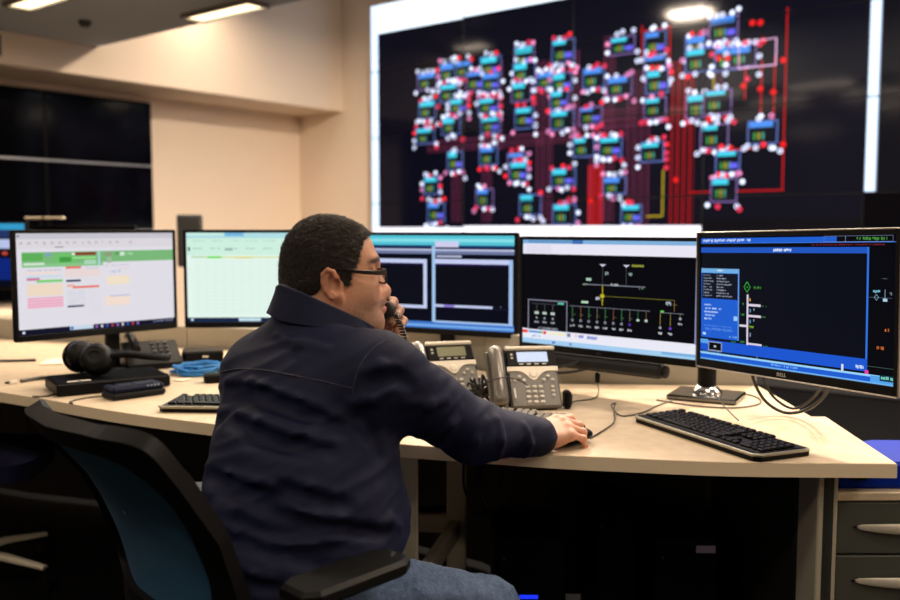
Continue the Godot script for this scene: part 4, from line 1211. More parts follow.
	put("body", g, mat("device dark grey", c8(22, 22, 24), 0.45, 0.0, 0.25), t)
	g = Geo.new()
	g.box(Vector3(0, 0.029, 0), Vector3(0.158, 0.018, 0.078), 0.006)
	put("cover", g, mat("device navy", c8(12, 17, 42), 0.4, 0.0, 0.25), t)
	for k in 2:
		g = Geo.new()
		g.box(Vector3(-0.038 + k * 0.062, 0.0385, 0.002), Vector3(0.054, 0.002, 0.055), 0.0008)
		put("window", g, mat("device window", c8(10, 14, 26), 0.2), t)
	for k in 4:
		g = Geo.new()
		g.box(Vector3(0.026 + k * 0.011, 0.033, 0.0385), Vector3(0.006, 0.006, 0.004), 0.001)
		put("button", g, mat("device button", c8(120, 130, 150), 0.4), t)
	# cords and plug at the very left
	cable("flat black cord end with a bare plug at the desk's front edge", [v(-1.22, DESK + 0.02, 2.83), v(-1.28, DESK + 0.012, 2.90), v(-1.345, DESK + 0.007, 2.945), v(-1.39, DESK + 0.006, 2.885)], 0.006, mat("grey green cord", c8(60, 58, 50), 0.5))
	t = thing("cord_plug", "small white plug at the bare end of the flat cord", "plug", v(-1.405, DESK, 2.862), flat_basis(0.6, 0.8))
	g = Geo.new()
	g.box(Vector3(0, 0.007, 0), Vector3(0.026, 0.012, 0.012), 0.002)
	put("body", g, mat("plug white", c8(230, 222, 206), 0.5), t)
	g = Geo.new()
	g.box(Vector3(-0.018, 0.007, 0), Vector3(0.012, 0.006, 0.008), 0.001)
	put("pin", g, mat("phone black", c8(10, 10, 12), 0.4, 0.0, 0.2), t)
	cable("thin grey cord hanging from the flat black box over the chair back", [v(-1.17, DESK + 0.012, 2.71), v(-1.185, DESK + 0.004, 2.68), v(-1.20, y, 2.64), v(-1.235, y, 2.63)], 0.003, grey_cab)
	cable("thin grey cord running along the desk edge to the navy device", [v(-0.985, y, 2.63), v(-1.03, y, 2.645), v(-1.08, y, 2.60), v(-1.09, y, 2.55), v(-1.075, y, 2.53)], 0.0026, grey_cab)
	# black desk phone behind the headset
	t = thing("desk_phone", "black desk phone standing behind the headset under the pale monitors", "telephone", v(-1.075, DESK, 3.22), flat_basis(0.86, 0.5).scaled(Vector3.ONE * 0.88))
	g = Geo.new()
	var wedge := Transform3D(Basis(Vector3.FORWARD, -PI / 2) , Vector3.ZERO)
	g.xf = Transform3D(Basis(Vector3(0, 0, -1), Vector3(0, 1, 0), Vector3(1, 0, 0)), Vector3.ZERO) * Transform3D(Basis(Vector3.RIGHT, -PI / 2), Vector3.ZERO)
	g.prism(PackedVector2Array([Vector2(-0.08, 0), Vector2(0.09, 0), Vector2(0.09, 0.09), Vector2(0.07, 0.1), Vector2(-0.08, 0.025)]), -0.11, 0.11, 0.004)
	put("body", g, black, t)
	for s in range(2):
		g = Geo.new()
		g.tube(arc_path([Vector3(-0.075 + s * 0.001, 0.085, 0.07), Vector3(-0.075, 0.105, 0.03), Vector3(-0.075, 0.125, -0.03), Vector3(-0.075, 0.12, -0.085)], 5), 0.018, -1, 10)
		if s == 0:
			put("handset", g, mat("stand black", c8(12, 12, 14), 0.45, 0.0, 0.3), t)
	for q in 12:
		g = Geo.new()
		g.xf = Transform3D(Basis(Vector3.RIGHT, 0.46), Vector3(0.01 + (q % 3) * 0.026, 0.052 + 0.013 * (q / 3), 0.03 - 0.026 * (q / 3)))
		g.box(Vector3.ZERO, Vector3(0.016, 0.008, 0.014), 0.002)
		put("key", g, mat("wheel grey", c8(50, 50, 52), 0.5), t)
	# papers
	for e in [[-1.06, 3.02, 0.3, "white slip of paper lying behind the headset", 0.07, 0.05], [-0.93, 3.18, 0.7, "cream sheet of paper lying by the black desk phone", 0.12, 0.14], [-1.42, 3.35, 0.2, "white booklet lying under the pale schedule monitor", 0.2, 0.14], [-0.885, 2.93, -0.4, "small cream card beside the blue cable", 0.05, 0.04]]:
		g = Geo.new()
		var seed_x: float = e[0]
		g.sheet(func(a: float, b: float) -> Vector3: return Vector3((a - 0.5) * e[4], 0.003 + 0.004 * sin(a * 3.1 + seed_x * 9.0) * b, (0.5 - b) * e[5]), 6, 6, 0.0012)
		var p := put("paper", g, mat("paper", c8(238, 226, 202), 0.8), self)
		p.transform = Transform3D(Basis(Vector3.UP, e[2]), v(e[0], DESK, e[1]))
		tag(p, e[3], "paper")
	# crumpled blue cable coil
	t = thing("cable_coil", "loose coil of bright blue cable between the keyboard and the pale monitors", "cable", v(-0.86, DESK, 3.06))
	for k in 9:
		rng.seed = 90 + k
		var pts := []
		var ph := rng.randf_range(0, TAU)
		for q in 9:
			var an := ph + TAU * q / 7.0
			pts.append(Vector3(cos(an) * rng.randf_range(0.06, 0.105), 0.008 + rng.randf_range(0, 0.028), sin(an) * rng.randf_range(0.035, 0.07)))
		g = Geo.new()
		g.tube(arc_path(pts, 6), 0.0048, -1, 6)
		put("loop", g, mat("blue cable", c8(38, 120, 190), 0.45), t)
	t = thing("power_adapter", "small black power brick at the end of the blue cable", "adapter", v(-0.755, DESK, 2.90), flat_basis(0.95, 0.3))
	g = Geo.new()
	g.box(Vector3(0, 0.015, 0), Vector3(0.09, 0.03, 0.05), 0.006)
	put("body", g, black, t)
	g = Geo.new()
	g.tube(arc_path([Vector3(0.044, 0.014, 0), Vector3(0.07, 0.01, 0.01), Vector3(0.1, 0.006, -0.02)], 4), 0.003, -1, 6)
	put("cord", g, cab, t)
	t = thing("cable_hub", "flat black hub box with a small pale light behind the blue cable coil", "electronic box", v(-0.93, DESK, 3.36), flat_basis(0.97, 0.25))
	g = Geo.new()
	g.prism(PackedVector2Array([Vector2(-0.075, -0.06), Vector2(0.075, -0.06), Vector2(0.075, 0.06), Vector2(-0.06, 0.06), Vector2(-0.075, 0.045)]), 0.0, 0.045, 0.006)
	put("body", g, black, t)
	g = Geo.new()
	g.box(Vector3(0.01, 0.026, 0.0605), Vector3(0.022, 0.006, 0.003), 0.001)
	put("label_strip", g, mat("sticker white", c8(232, 226, 214), 0.6), t)
	# ring cable / lamp arm at far left
	cable("black cable curling behind the pale schedule monitor at the desk's end", [v(-1.90, y, 3.5), v(-1.86, 0.78, 3.45), v(-1.80, 0.825, 3.42), v(-1.755, 0.78, 3.40), v(-1.77, y, 3.38), v(-1.66, y, 3.34), v(-1.56, y, 3.36)], 0.007, cab)

func build_under_desk() -> void:
	var black := mat("computer black", c8(8, 8, 9), 0.5, 0.0, 0.2)
	var dk := mat("computer front", c8(12, 12, 14), 0.55, 0.0, 0.2)
	var rows := [
		[0.896, 2.665, 0.185, 0.335, "black computer tower under the desk beside the desk leg", 0.045, true, false],
		[0.64, 2.52, 0.17, 0.375, "black computer tower under the desk, middle one with a pale sticker", 0.045, true, false],
		[0.47, 2.62, 0.12, 0.43, "narrow tall black computer tower under the diagram monitor", 0.0, false, false],
		[0.215, 2.47, 0.19, 0.39, "black computer tower with a lit blue strip behind the hanging cables", 0.0, false, true],
	]
	for e in rows:
		var t := thing("computer_tower", e[4], "computer", v(e[0], 0, e[1]))
		var w: float = e[2]; var h: float = e[3]
		var g := Geo.new()
		g.box(Vector3(0, h / 2 + 0.008, 0), Vector3(w, h - 0.016, 0.26), 0.004)
		put("case", g, black, t)
		g = Geo.new()
		g.box(Vector3(0, h / 2 + 0.008, 0.137), Vector3(w - 0.004, h - 0.02, 0.014), 0.005)
		put("front_panel", g, dk, t)
		for k in 5:
			g = Geo.new()
			g.box(Vector3(0, h * 0.3 + k * 0.022, 0.1455), Vector3(w * 0.8, 0.006, 0.004), 0.001)
			put("vent_slat", g, black, t)
		for s in [-1, 1]:
			g = Geo.new()
			g.box(Vector3(w * 0.36 * s, 0.006, 0), Vector3(0.02, 0.012, 0.2), 0.002)
			put("foot", g, black, t)
		g = Geo.new()
		g.box(Vector3(-w * 0.38, h - 0.045, 0.1455), Vector3(0.008, 0.008, 0.004), 0.002)
		put("power_button", g, mat("wheel grey", c8(50, 50, 52), 0.5), t)
		if e[6]:
			g = Geo.new()
			g.box(Vector3(w * 0.31, h - 0.022, 0.145), Vector3(0.052, 0.02, 0.002), 0.0)
			put("sticker", g, mat("lilac sticker", c8(170, 160, 200), 0.6), t)
		if e[7]:
			g = Geo.new()
			g.box(Vector3(-0.006, h - 0.148, 0.147), Vector3(0.05, 0.010, 0.003), 0.0)
			put("status_light", g, glow("blue status light", Color(0.12, 0.22, 1.0), 1.0), t)
			area_light("status_blue_light", Transform3D(Basis(Vector3.UP, PI), v(e[0] - 0.006, h - 0.148, e[1] - 0.152)), Vector2(0.05, 0.011), Color(0.12, 0.22, 1.0), 0.004)
	# power strip
	var p := thing("power_strip", "dark power strip with a red pilot light fixed under the desk", "power strip", v(-0.05, 0.29, 2.86))
	var g := Geo.new()
	g.box(Vector3(0, 0, 0), Vector3(0.2, 0.05, 0.045), 0.006)
	put("body", g, dk, p)
	for k in 3:
		g = Geo.new()
		g.xf = Transform3D(Basis(Vector3.RIGHT, PI / 2), Vector3(0.01 + k * 0.035, 0, 0.0225))
		g.lathe(PackedVector2Array([Vector2(0, 0.001), Vector2(0.012, 0.001), Vector2(0.0135, 0.003), Vector2(0.015, 0)]), 14)
		put("socket", g, black, p)
	g = Geo.new()
	g.box(Vector3(-0.024, 0, 0.024), Vector3(0.012, 0.012, 0.006), 0.002)
	put("pilot_light", g, glow("red pilot light", Color(1.0, 0.05, 0.05), 0.16), p)
	area_light("pilot_red_light", Transform3D(Basis(Vector3.UP, PI), v(-0.074, 0.29, 2.828)), Vector2(0.012, 0.012), Color(1, 0.05, 0.05), 0.002)
	# hanging cables
	for k in 6:
		rng.seed = 60 + k
		var x := 0.05 + k * 0.022
		var pts := [v(x, 0.685, 2.42), v(x + 0.004 + rng.randf_range(-0.015, 0.015), 0.6, 2.43), v(x + rng.randf_range(-0.03, 0.03), 0.5, 2.45), v(x + 0.02 + rng.randf_range(-0.03, 0.03), 0.43, 2.46), v(x + 0.05, 0.40, 2.52 + 0.02 * k)]
		cable("black cable hanging from the desk top down to the computers", pts, 0.006 if k % 2 else 0.004, mat("black cable", c8(16, 16, 17), 0.5), "cables hanging under the desk")
	cable("thick black cable sagging along the underside of the desk from the desk leg", [v(0.07, 0.68, 2.40), v(0.0, 0.665, 2.36), v(-0.06, 0.63, 2.32), v(-0.11, 0.56, 2.30), v(-0.13, 0.5, 2.30)], 0.006, mat("black cable", c8(16, 16, 17), 0.5))
	# drawer pedestal at the right
	var t := thing("drawer_pedestal", "dark grey drawer pedestal with a beige top past the desk leg", "pedestal", v(1.108, 0, 2.24))
	var body := mat("pedestal grey", c8(76, 80, 74), 0.5)
	g = Geo.new()
	g.box(Vector3(0, 0.325, 0.08), Vector3(0.49, 0.57, 0.34), 0.003)
	put("body", g, body, t)
	g = Geo.new()
	g.box(Vector3(0, 0.6215, 0.09), Vector3(0.496, 0.021, 0.36), 0.003)
	put("top", g, mat("beige edge band", c8(236, 220, 192), 0.55, 0.0, 0.3), t)
	for k in 3:
		g = Geo.new()
		g.box(Vector3(0, 0.548 - k * 0.1235, 0.257), Vector3(0.484, 0.1195, 0.018), 0.003)
		var dr := put("drawer", g, body, t)
		g = Geo.new()
		var pts := []
		for q in 9:
			var s := q / 4.0 - 1.0
			pts.append(Vector3(-0.02 + s * 0.18, 0.552 - k * 0.1235 - 0.006 * absf(s), 0.267 + 0.024 * (1.0 - s * s)))
		var gg := Geo.new()
		gg.sheet(func(a: float, b: float) -> Vector3:
			var s := b * 2.0 - 1.0
			var wd := 0.0135 * sqrt(maxf(0.0, 1.0 - s * s))
			return Vector3(-0.02 + s * 0.185, 0.552 - k * 0.1235 + sin(TAU * a) * wd, 0.268 + 0.022 * (1.0 - s * s) + cos(TAU * a) * 0.006 * (1.0 - s * s)), 14, 20, 0.0015, true)
		put("handle", gg, mat("satin silver", c8(226, 222, 208), 0.35, 0.35), dr)
	for q in [[-1, -1], [1, -1], [-1, 1], [1, 1]]:
		g = Geo.new()
		g.tube(PackedVector3Array([Vector3(0.2 * q[0] - 0.01, 0.02, 0.08 + 0.12 * q[1]), Vector3(0.2 * q[0] + 0.01, 0.02, 0.08 + 0.12 * q[1])]), 0.02, -1, 14)
		put("caster", g, black, t)
	# blue case on the pedestal
	t = thing("plastic_case", "bright blue plastic case with a black latch lying on the drawer pedestal", "case", v(1.12, 0.632, 2.10))
	g = Geo.new()
	g.prism(PackedVector2Array([Vector2(-0.26, 0.11), Vector2(0.26, 0.11), Vector2(0.26, -0.06), Vector2(0.05, -0.11), Vector2(-0.07, -0.115), Vector2(-0.105, -0.1), Vector2(-0.26, 0.04)]), 0.0, 0.062, 0.008)
	var bl := mat("blue plastic", c8(8, 44, 160), 0.5, 0.0, 0.2)
	put("shell", g, bl, t)
	g = Geo.new()
	g.box(Vector3(0.08, 0.06, 0.02), Vector3(0.24, 0.014, 0.10), 0.006)
	put("lid_ridge", g, bl, t)
	g = Geo.new()
	g.box(Vector3(-0.20, 0.034, 0.113), Vector3(0.036, 0.024, 0.012), 0.003)
	put("latch", g, black, t)

# ---------------------------------------------------------------- chairs and the far end of the room
func superell(an: float, k: float) -> Vector2:
	var cx := cos(an); var sy := sin(an)
	return Vector2(signf(cx) * pow(absf(cx), k), signf(sy) * pow(absf(sy), k))

func back_at(u: float, w: float) -> Vector3:
	# w 0 at the top, 1 at the bottom; local axes: x to the sitter's right, z backwards
	var zs := [0.300, 0.262, 0.205, 0.160, 0.135, 0.128]
	var hs := [0.912, 0.85, 0.775, 0.675, 0.585, 0.51]
	var f := clampf(w, 0.0, 1.0) * 5.0
	var k := mini(int(f), 4)
	var z: float = cubic_interpolate(zs[k], zs[k + 1], zs[maxi(k - 1, 0)], zs[mini(k + 2, 5)], f - k)
	var h: float = cubic_interpolate(hs[k], hs[k + 1], hs[maxi(k - 1, 0)], hs[mini(k + 2, 5)], f - k)
	var half := 0.222 - 0.015 * w
	return Vector3(u * half, h, z - 0.055 * u * u)

func office_chair(label: String, at: Transform3D, fabric: Material, meshy: Material, base_m: Material) -> Node3D:
	var t := thing("office_chair", label, "chair", at.origin, at.basis)
	var fr := mat("chair frame black", c8(11, 11, 13), 0.5, 0.0, 0.3)
	var inner := func(an: float, sc: float) -> Vector2:
		var q := superell(an, 0.42)
		return Vector2(q.x * 0.80 * sc, (q.y * 0.73 * sc + 1.0) * 0.5 - 0.02)
	var g := Geo.new()
	g.sheet(func(a: float, b: float) -> Vector3:
		var an := -TAU * a
		var o := superell(an, 0.26)
		var q: Vector2 = inner.call(an, 1.0)
		var e := Vector2(o.x, (o.y + 1.0) * 0.5).lerp(q, b)
		return back_at(e.x, e.y), 96, 5, 0.03, true)
	put("backrest_frame", g, fr, t)
	g = Geo.new()
	g.sheet(func(a: float, b: float) -> Vector3:
		var q: Vector2 = inner.call(-TAU * a, lerpf(1.03, 0.02, b))
		return back_at(q.x, q.y), 64, 10, 0.004, true)
	put("backrest_mesh", g, meshy, t)
	g = Geo.new()
	g.sheet(func(a: float, b: float) -> Vector3: return back_at((a - 0.5) * 1.1, 0.52 + 0.16 * b) + Vector3(0, 0, -0.018), 12, 4, 0.01)
	put("lumbar_pad", g, mat("lumbar grey", c8(40, 42, 48), 0.6), t)
	g = Geo.new()
	g.tube(arc_path([back_at(0, 0.86) + Vector3(0, 0, 0.02), Vector3(0, 0.48, 0.19), Vector3(0, 0.375, 0.12), Vector3(0, 0.365, 0.02)], 6), 0.024, -1, 12)
	put("back_bracket", g, fr, t)
	g = Geo.new()
	g.sheet(func(a: float, b: float) -> Vector3:
		var q := superell(-TAU * a, 0.5) * b
		return Vector3(q.x * 0.245, 0.428 + 0.012 * absf(q.x) - 0.02 * maxf(0.0, -q.y - 0.6), q.y * 0.24 - 0.03), 48, 8, 0.06, true)
	put("seat", g, fabric, t)
	for s in [-1, 1]:
		var ax := 0.336 if s > 0 else -0.262
		g = Geo.new()
		g.prism(PackedVector2Array([Vector2(ax - 0.045, 0.06), Vector2(ax - 0.03, 0.085), Vector2(ax + 0.03, 0.085), Vector2(ax + 0.045, 0.06), Vector2(ax + 0.042, -0.12), Vector2(ax + 0.025, -0.145), Vector2(ax - 0.02, -0.145), Vector2(ax - 0.045, -0.12)]), 0.638, 0.666, 0.007)
		var ar := put("armrest", g, mat("armrest black", c8(15, 16, 16), 0.45, 0.0, 0.3), t)
		g = Geo.new()
		g.tube(arc_path([Vector3(ax, 0.65, 0.0), Vector3(0.305 * s, 0.56, 0.0), Vector3(0.30 * s, 0.46, 0.0), Vector3(0.2 * s, 0.375, 0.0), Vector3(0.08 * s, 0.368, 0.0)], 6), 0.02, -1, 10)
		put("post", g, fr, ar)
	g = Geo.new()
	g.box(Vector3(0, 0.365, 0), Vector3(0.2, 0.05, 0.24), 0.01)
	put("tilt_mechanism", g, fr, t)
	g = Geo.new()
	g.tube(PackedVector3Array([Vector3(0, 0.09, 0), Vector3(0, 0.26, 0)]), 0.03, -1, 16)
	g.tube(PackedVector3Array([Vector3(0, 0.25, 0), Vector3(0, 0.36, 0)]), 0.016, -1, 16)
	put("column", g, fr, t)
	for k in 5:
		var an := TAU * k / 5.0 + 0.3
		var d := Vector3(sin(an), 0, cos(an))
		g = Geo.new()
		g.tube(PackedVector3Array([Vector3(0, 0.115, 0) + d * 0.02, Vector3(0, 0.11, 0) + d * 0.15, Vector3(0, 0.085, 0) + d * 0.31]), 0.028, 0.015, 10, 0.6)
		var spoke := put("base_spoke", g, base_m, t)
		g = Geo.new()
		var sd := d.cross(Vector3.UP)
		g.tube(PackedVector3Array([d * 0.31 + sd * -0.022 + Vector3(0, 0.029, 0), d * 0.31 + sd * 0.022 + Vector3(0, 0.029, 0)]), 0.028, -1, 16)
		g.tube(PackedVector3Array([d * 0.31 + Vector3(0, 0.03, 0), d * 0.31 + Vector3(0, 0.085, 0)]), 0.007, -1, 8)
		put("caster", g, fr, spoke)
	return t

func build_chairs() -> void:
	var meshy := mat("dark blue mesh", c8(42, 104, 150), 0.75)
	meshy.albedo_texture = noise_tex(0.35, 256, ramp(c8(150, 150, 150), c8(255, 255, 255)), 0.0, FastNoiseLite.TYPE_CELLULAR)
	meshy.uv1_scale = Vector3(8, 8, 8)
	var b := Basis(Vector3(0.72, 0, 0.694), Vector3.UP, Vector3(-0.694, 0, 0.72)).orthonormalized()
	office_chair("black office chair with a dark blue mesh back that the man sits on", Transform3D(b, v(-0.428, 0, 1.640)), mat("seat cloth black", c8(24, 24, 28), 0.9), meshy, mat("chair frame black", c8(11, 11, 13), 0.5, 0.0, 0.3))
	office_chair("navy office chair with a pale metal base, pushed under the far end of the desk", Transform3D(Basis(Vector3.UP, -1.45), v(-1.66, 0, 3.0)), mat("seat cloth navy", c8(12, 14, 60), 0.9), mat("seat cloth navy", c8(12, 14, 60), 0.9), mat("pale metal", c8(226, 220, 200), 0.4, 0.1))

func build_far_things() -> void:
	var black := mat("black plastic", c8(20, 20, 22), 0.42)
	# dark speaker column near the side wall, behind the mint monitor
	var t := thing("column_speaker", "tall narrow dark loudspeaker standing before the cream wall behind the mint monitor", "speaker", v(-1.555, 0, 5.4), Basis(Vector3.UP, 0.2))
	var g := Geo.new()
	g.box(Vector3(0, 1.145, 0), Vector3(0.14, 0.31, 0.14), 0.008)
	put("cabinet", g, mat("speaker grey", c8(38, 38, 36), 0.6), t)
	g = Geo.new()
	g.box(Vector3(0, 1.145, 0.072), Vector3(0.12, 0.28, 0.006), 0.002)
	put("grille", g, mat("speaker grille", c8(30, 30, 29), 0.8), t)
	g = Geo.new()
	g.tube(PackedVector3Array([Vector3(0, 0.02, 0), Vector3(0, 1.0, 0)]), 0.02, -1, 12)
	put("pole", g, black, t)
	g = Geo.new()
	g.lathe(PackedVector2Array([Vector2(0.0, 0.0), Vector2(0.19, 0.0), Vector2(0.19, 0.012), Vector2(0.03, 0.024), Vector2(0.0, 0.024)]), 24)
	put("base", g, black, t)
	# another workstation farther left: desk, two monitors, a camera bar
	t = thing("side_desk", "pale side desk against the wall under the switched-off displays", "desk", v(-2.7, 0, 5.07), Basis(Vector3.UP, -0.1))
	g = Geo.new()
	g.box(Vector3(0, 0.72, 0), Vector3(2.0, 0.03, 0.62), 0.004)
	put("desk_top", g, mat("beige edge band", c8(214, 190, 154), 0.5), t)
	for q in [[-0.92, -0.25], [0.92, -0.25], [-0.92, 0.25], [0.92, 0.25]]:
		g = Geo.new()
		g.box(Vector3(q[0], 0.353, q[1]), Vector3(0.05, 0.705, 0.05), 0.003)
		put("leg", g, mat("warm grey steel", c8(150, 148, 134), 0.5), t)
	var pg := Page.new(320, 180, c8(4, 10, 30))
	pg.r(0, 0, 1, 0.1, c8(60, 170, 220)); pg.r(0.7, 0.25, 0.86, 0.4, c8(200, 214, 255)); pg.r(0.0, 0.1, 1, 0.22, c8(40, 60, 110)); pg.r(0.74, 0.45, 0.8, 0.5, c8(220, 80, 60)); pg.r(0.6, 0.55, 1, 0.9, c8(12, 40, 130)); pg.r(0.2, 0.3, 0.6, 0.8, c8(10, 26, 80)); pg.r(0.9, 0.4, 1.0, 1.0, c8(16, 60, 150))
	monitor("far monitor with a dim blue page behind the pale schedule monitor", Vector2(-2.78, 4.86), Vector2(-2.19, 4.66), 1.255, pg.im, 0.8, null, [black, 0.0], Color(0.3, 0.5, 1.0), 0.006)
	monitor("far switched-off monitor beside the dim blue one, camera bar on top", Vector2(-2.33, 5.0), Vector2(-1.72, 4.93), 1.235, Page.new(16, 16, c8(2, 2, 5)).im, 0.3, null, [black, 0.0], Color(0, 0, 0, 0), 0.0)
	t = thing("camera_bar", "thin grey camera bar on top of the far switched-off monitor", "camera", v(-2.235, 1.238, 4.985), flat_basis(0.99, -0.12))
	g = Geo.new()
	g.box(Vector3(0, 0.038, 0), Vector3(0.225, 0.015, 0.04), 0.005)
	put("bar", g, mat("camera bar grey", c8(176, 164, 146), 0.5), t)
	for s in [-1, 1]:
		g = Geo.new()
		g.tube(PackedVector3Array([Vector3(0.026 * s + 0.0, -0.003, 0), Vector3(0.026 * s, 0.032, 0)]), 0.008, -1, 10)
		put("support", g, black, t)
	g = Geo.new()
	g.xf = Transform3D(Basis(Vector3.RIGHT, PI / 2), Vector3(0, 0.038, 0.02))
	g.lathe(PackedVector2Array([Vector2(0, 0.002), Vector2(0.006, 0.002), Vector2(0.008, 0)]), 14)
	put("lens", g, black, t)

# ---------------------------------------------------------------- rounded bodies: a distance field meshed as surface nets
class Prim:
	var kind := 0      # 0 tapered capsule, 1 ellipsoid, 2 sleeve ring, 3 outline drawn out sideways, 4 half space
	var op := 0        # 0 add, 1 cut away, 2 keep only
	var k := 0.01
	var a := Vector3.ZERO
	var ba := Vector3.ZERO
	var inv := 0.0
	var ra := 0.0
	var rb := 0.0
	var bi := Basis.IDENTITY
	var r := Vector3.ONE
	var poly := PackedVector2Array()
	func dist(p: Vector3) -> float:
		if kind == 0:
			var pa := p - a
			var h := clampf(pa.dot(ba) * inv, 0.0, 1.0)
			return (pa - ba * h).length() - lerpf(ra, rb, h)
		if kind == 1:
			var q := bi * (p - a)
			var e := Vector3(q.x / r.x, q.y / r.y, q.z / r.z)
			var k0 := e.length()
			if k0 < 0.05:
				return -minf(r.x, minf(r.y, r.z))
			var k1 := Vector3(e.x / r.x, e.y / r.y, e.z / r.z).length()
			return k0 * (k0 - 1.0) / k1
		if kind == 2:
			# elliptic band about the local y: r.x, r.z half axes (bottom), ra adds per y, r.y half height, rb half thickness
			var q := bi * (p - a)
			var f := 1.0 + ra * q.y
			var e := Vector2(q.x / (r.x * f), q.z / (r.z * f)).length()
			var ds := absf((e - 1.0) * minf(r.x, r.z) * f) - rb
			var dy := absf(q.y) - r.y
			return Vector2(maxf(ds + 0.004, 0.0), maxf(dy + 0.004, 0.0)).length() + minf(maxf(ds, dy) + 0.004, 0.0) - 0.004
		if kind == 3:
			var q3 := bi * (p - a)
			var q := Vector2(q3.x, q3.y)
			var d := (q - poly[0]).length_squared()
			var s := 1.0
			var m := poly.size()
			var j := m - 1
			for i in m:
				var e := poly[j] - poly[i]
				var w := q - poly[i]
				var b := w - e * clampf(w.dot(e) / e.dot(e), 0.0, 1.0)
				d = minf(d, b.length_squared())
				var c1 := q.y >= poly[i].y
				var c2 := q.y < poly[j].y
				var c3 := e.x * w.y > e.y * w.x
				if (c1 and c2 and c3) or (not c1 and not c2 and not c3):
					s = -s
				j = i
			return s * sqrt(d)
		return bi.x.dot(p - a)

func cap(a: Vector3, b: Vector3, ra: float, rb: float, k := 0.02, op := 0) -> Prim:
	var q := Prim.new()
	q.a = a; q.ba = b - a
	q.inv = 1.0 / maxf(1e-9, q.ba.length_squared())
	q.ra = ra; q.rb = rb; q.k = k; q.op = op
	return q

func ell(c: Vector3, b: Basis, r: Vector3, k := 0.02, op := 0) -> Prim:
	var q := Prim.new()
	q.kind = 1; q.a = c; q.bi = b.transposed(); q.r = r; q.k = k; q.op = op
	return q

func field(prims: Array, p: Vector3) -> float:
	var d := 1e3
	for e in prims:
		var q: Prim = e
		var x := q.dist(p)
		if q.op == 0:
			var h := maxf(q.k - absf(d - x), 0.0) / q.k
			d = minf(d, x) - h * h * q.k * 0.25
		elif q.op == 1:
			x = -x
			var h := maxf(q.k - absf(d - x), 0.0) / q.k
			d = maxf(d, x) + h * h * q.k * 0.25
		else:
			var h := maxf(q.k - absf(d - x), 0.0) / q.k
			d = maxf(d, x) + h * h * q.k * 0.25
	return d

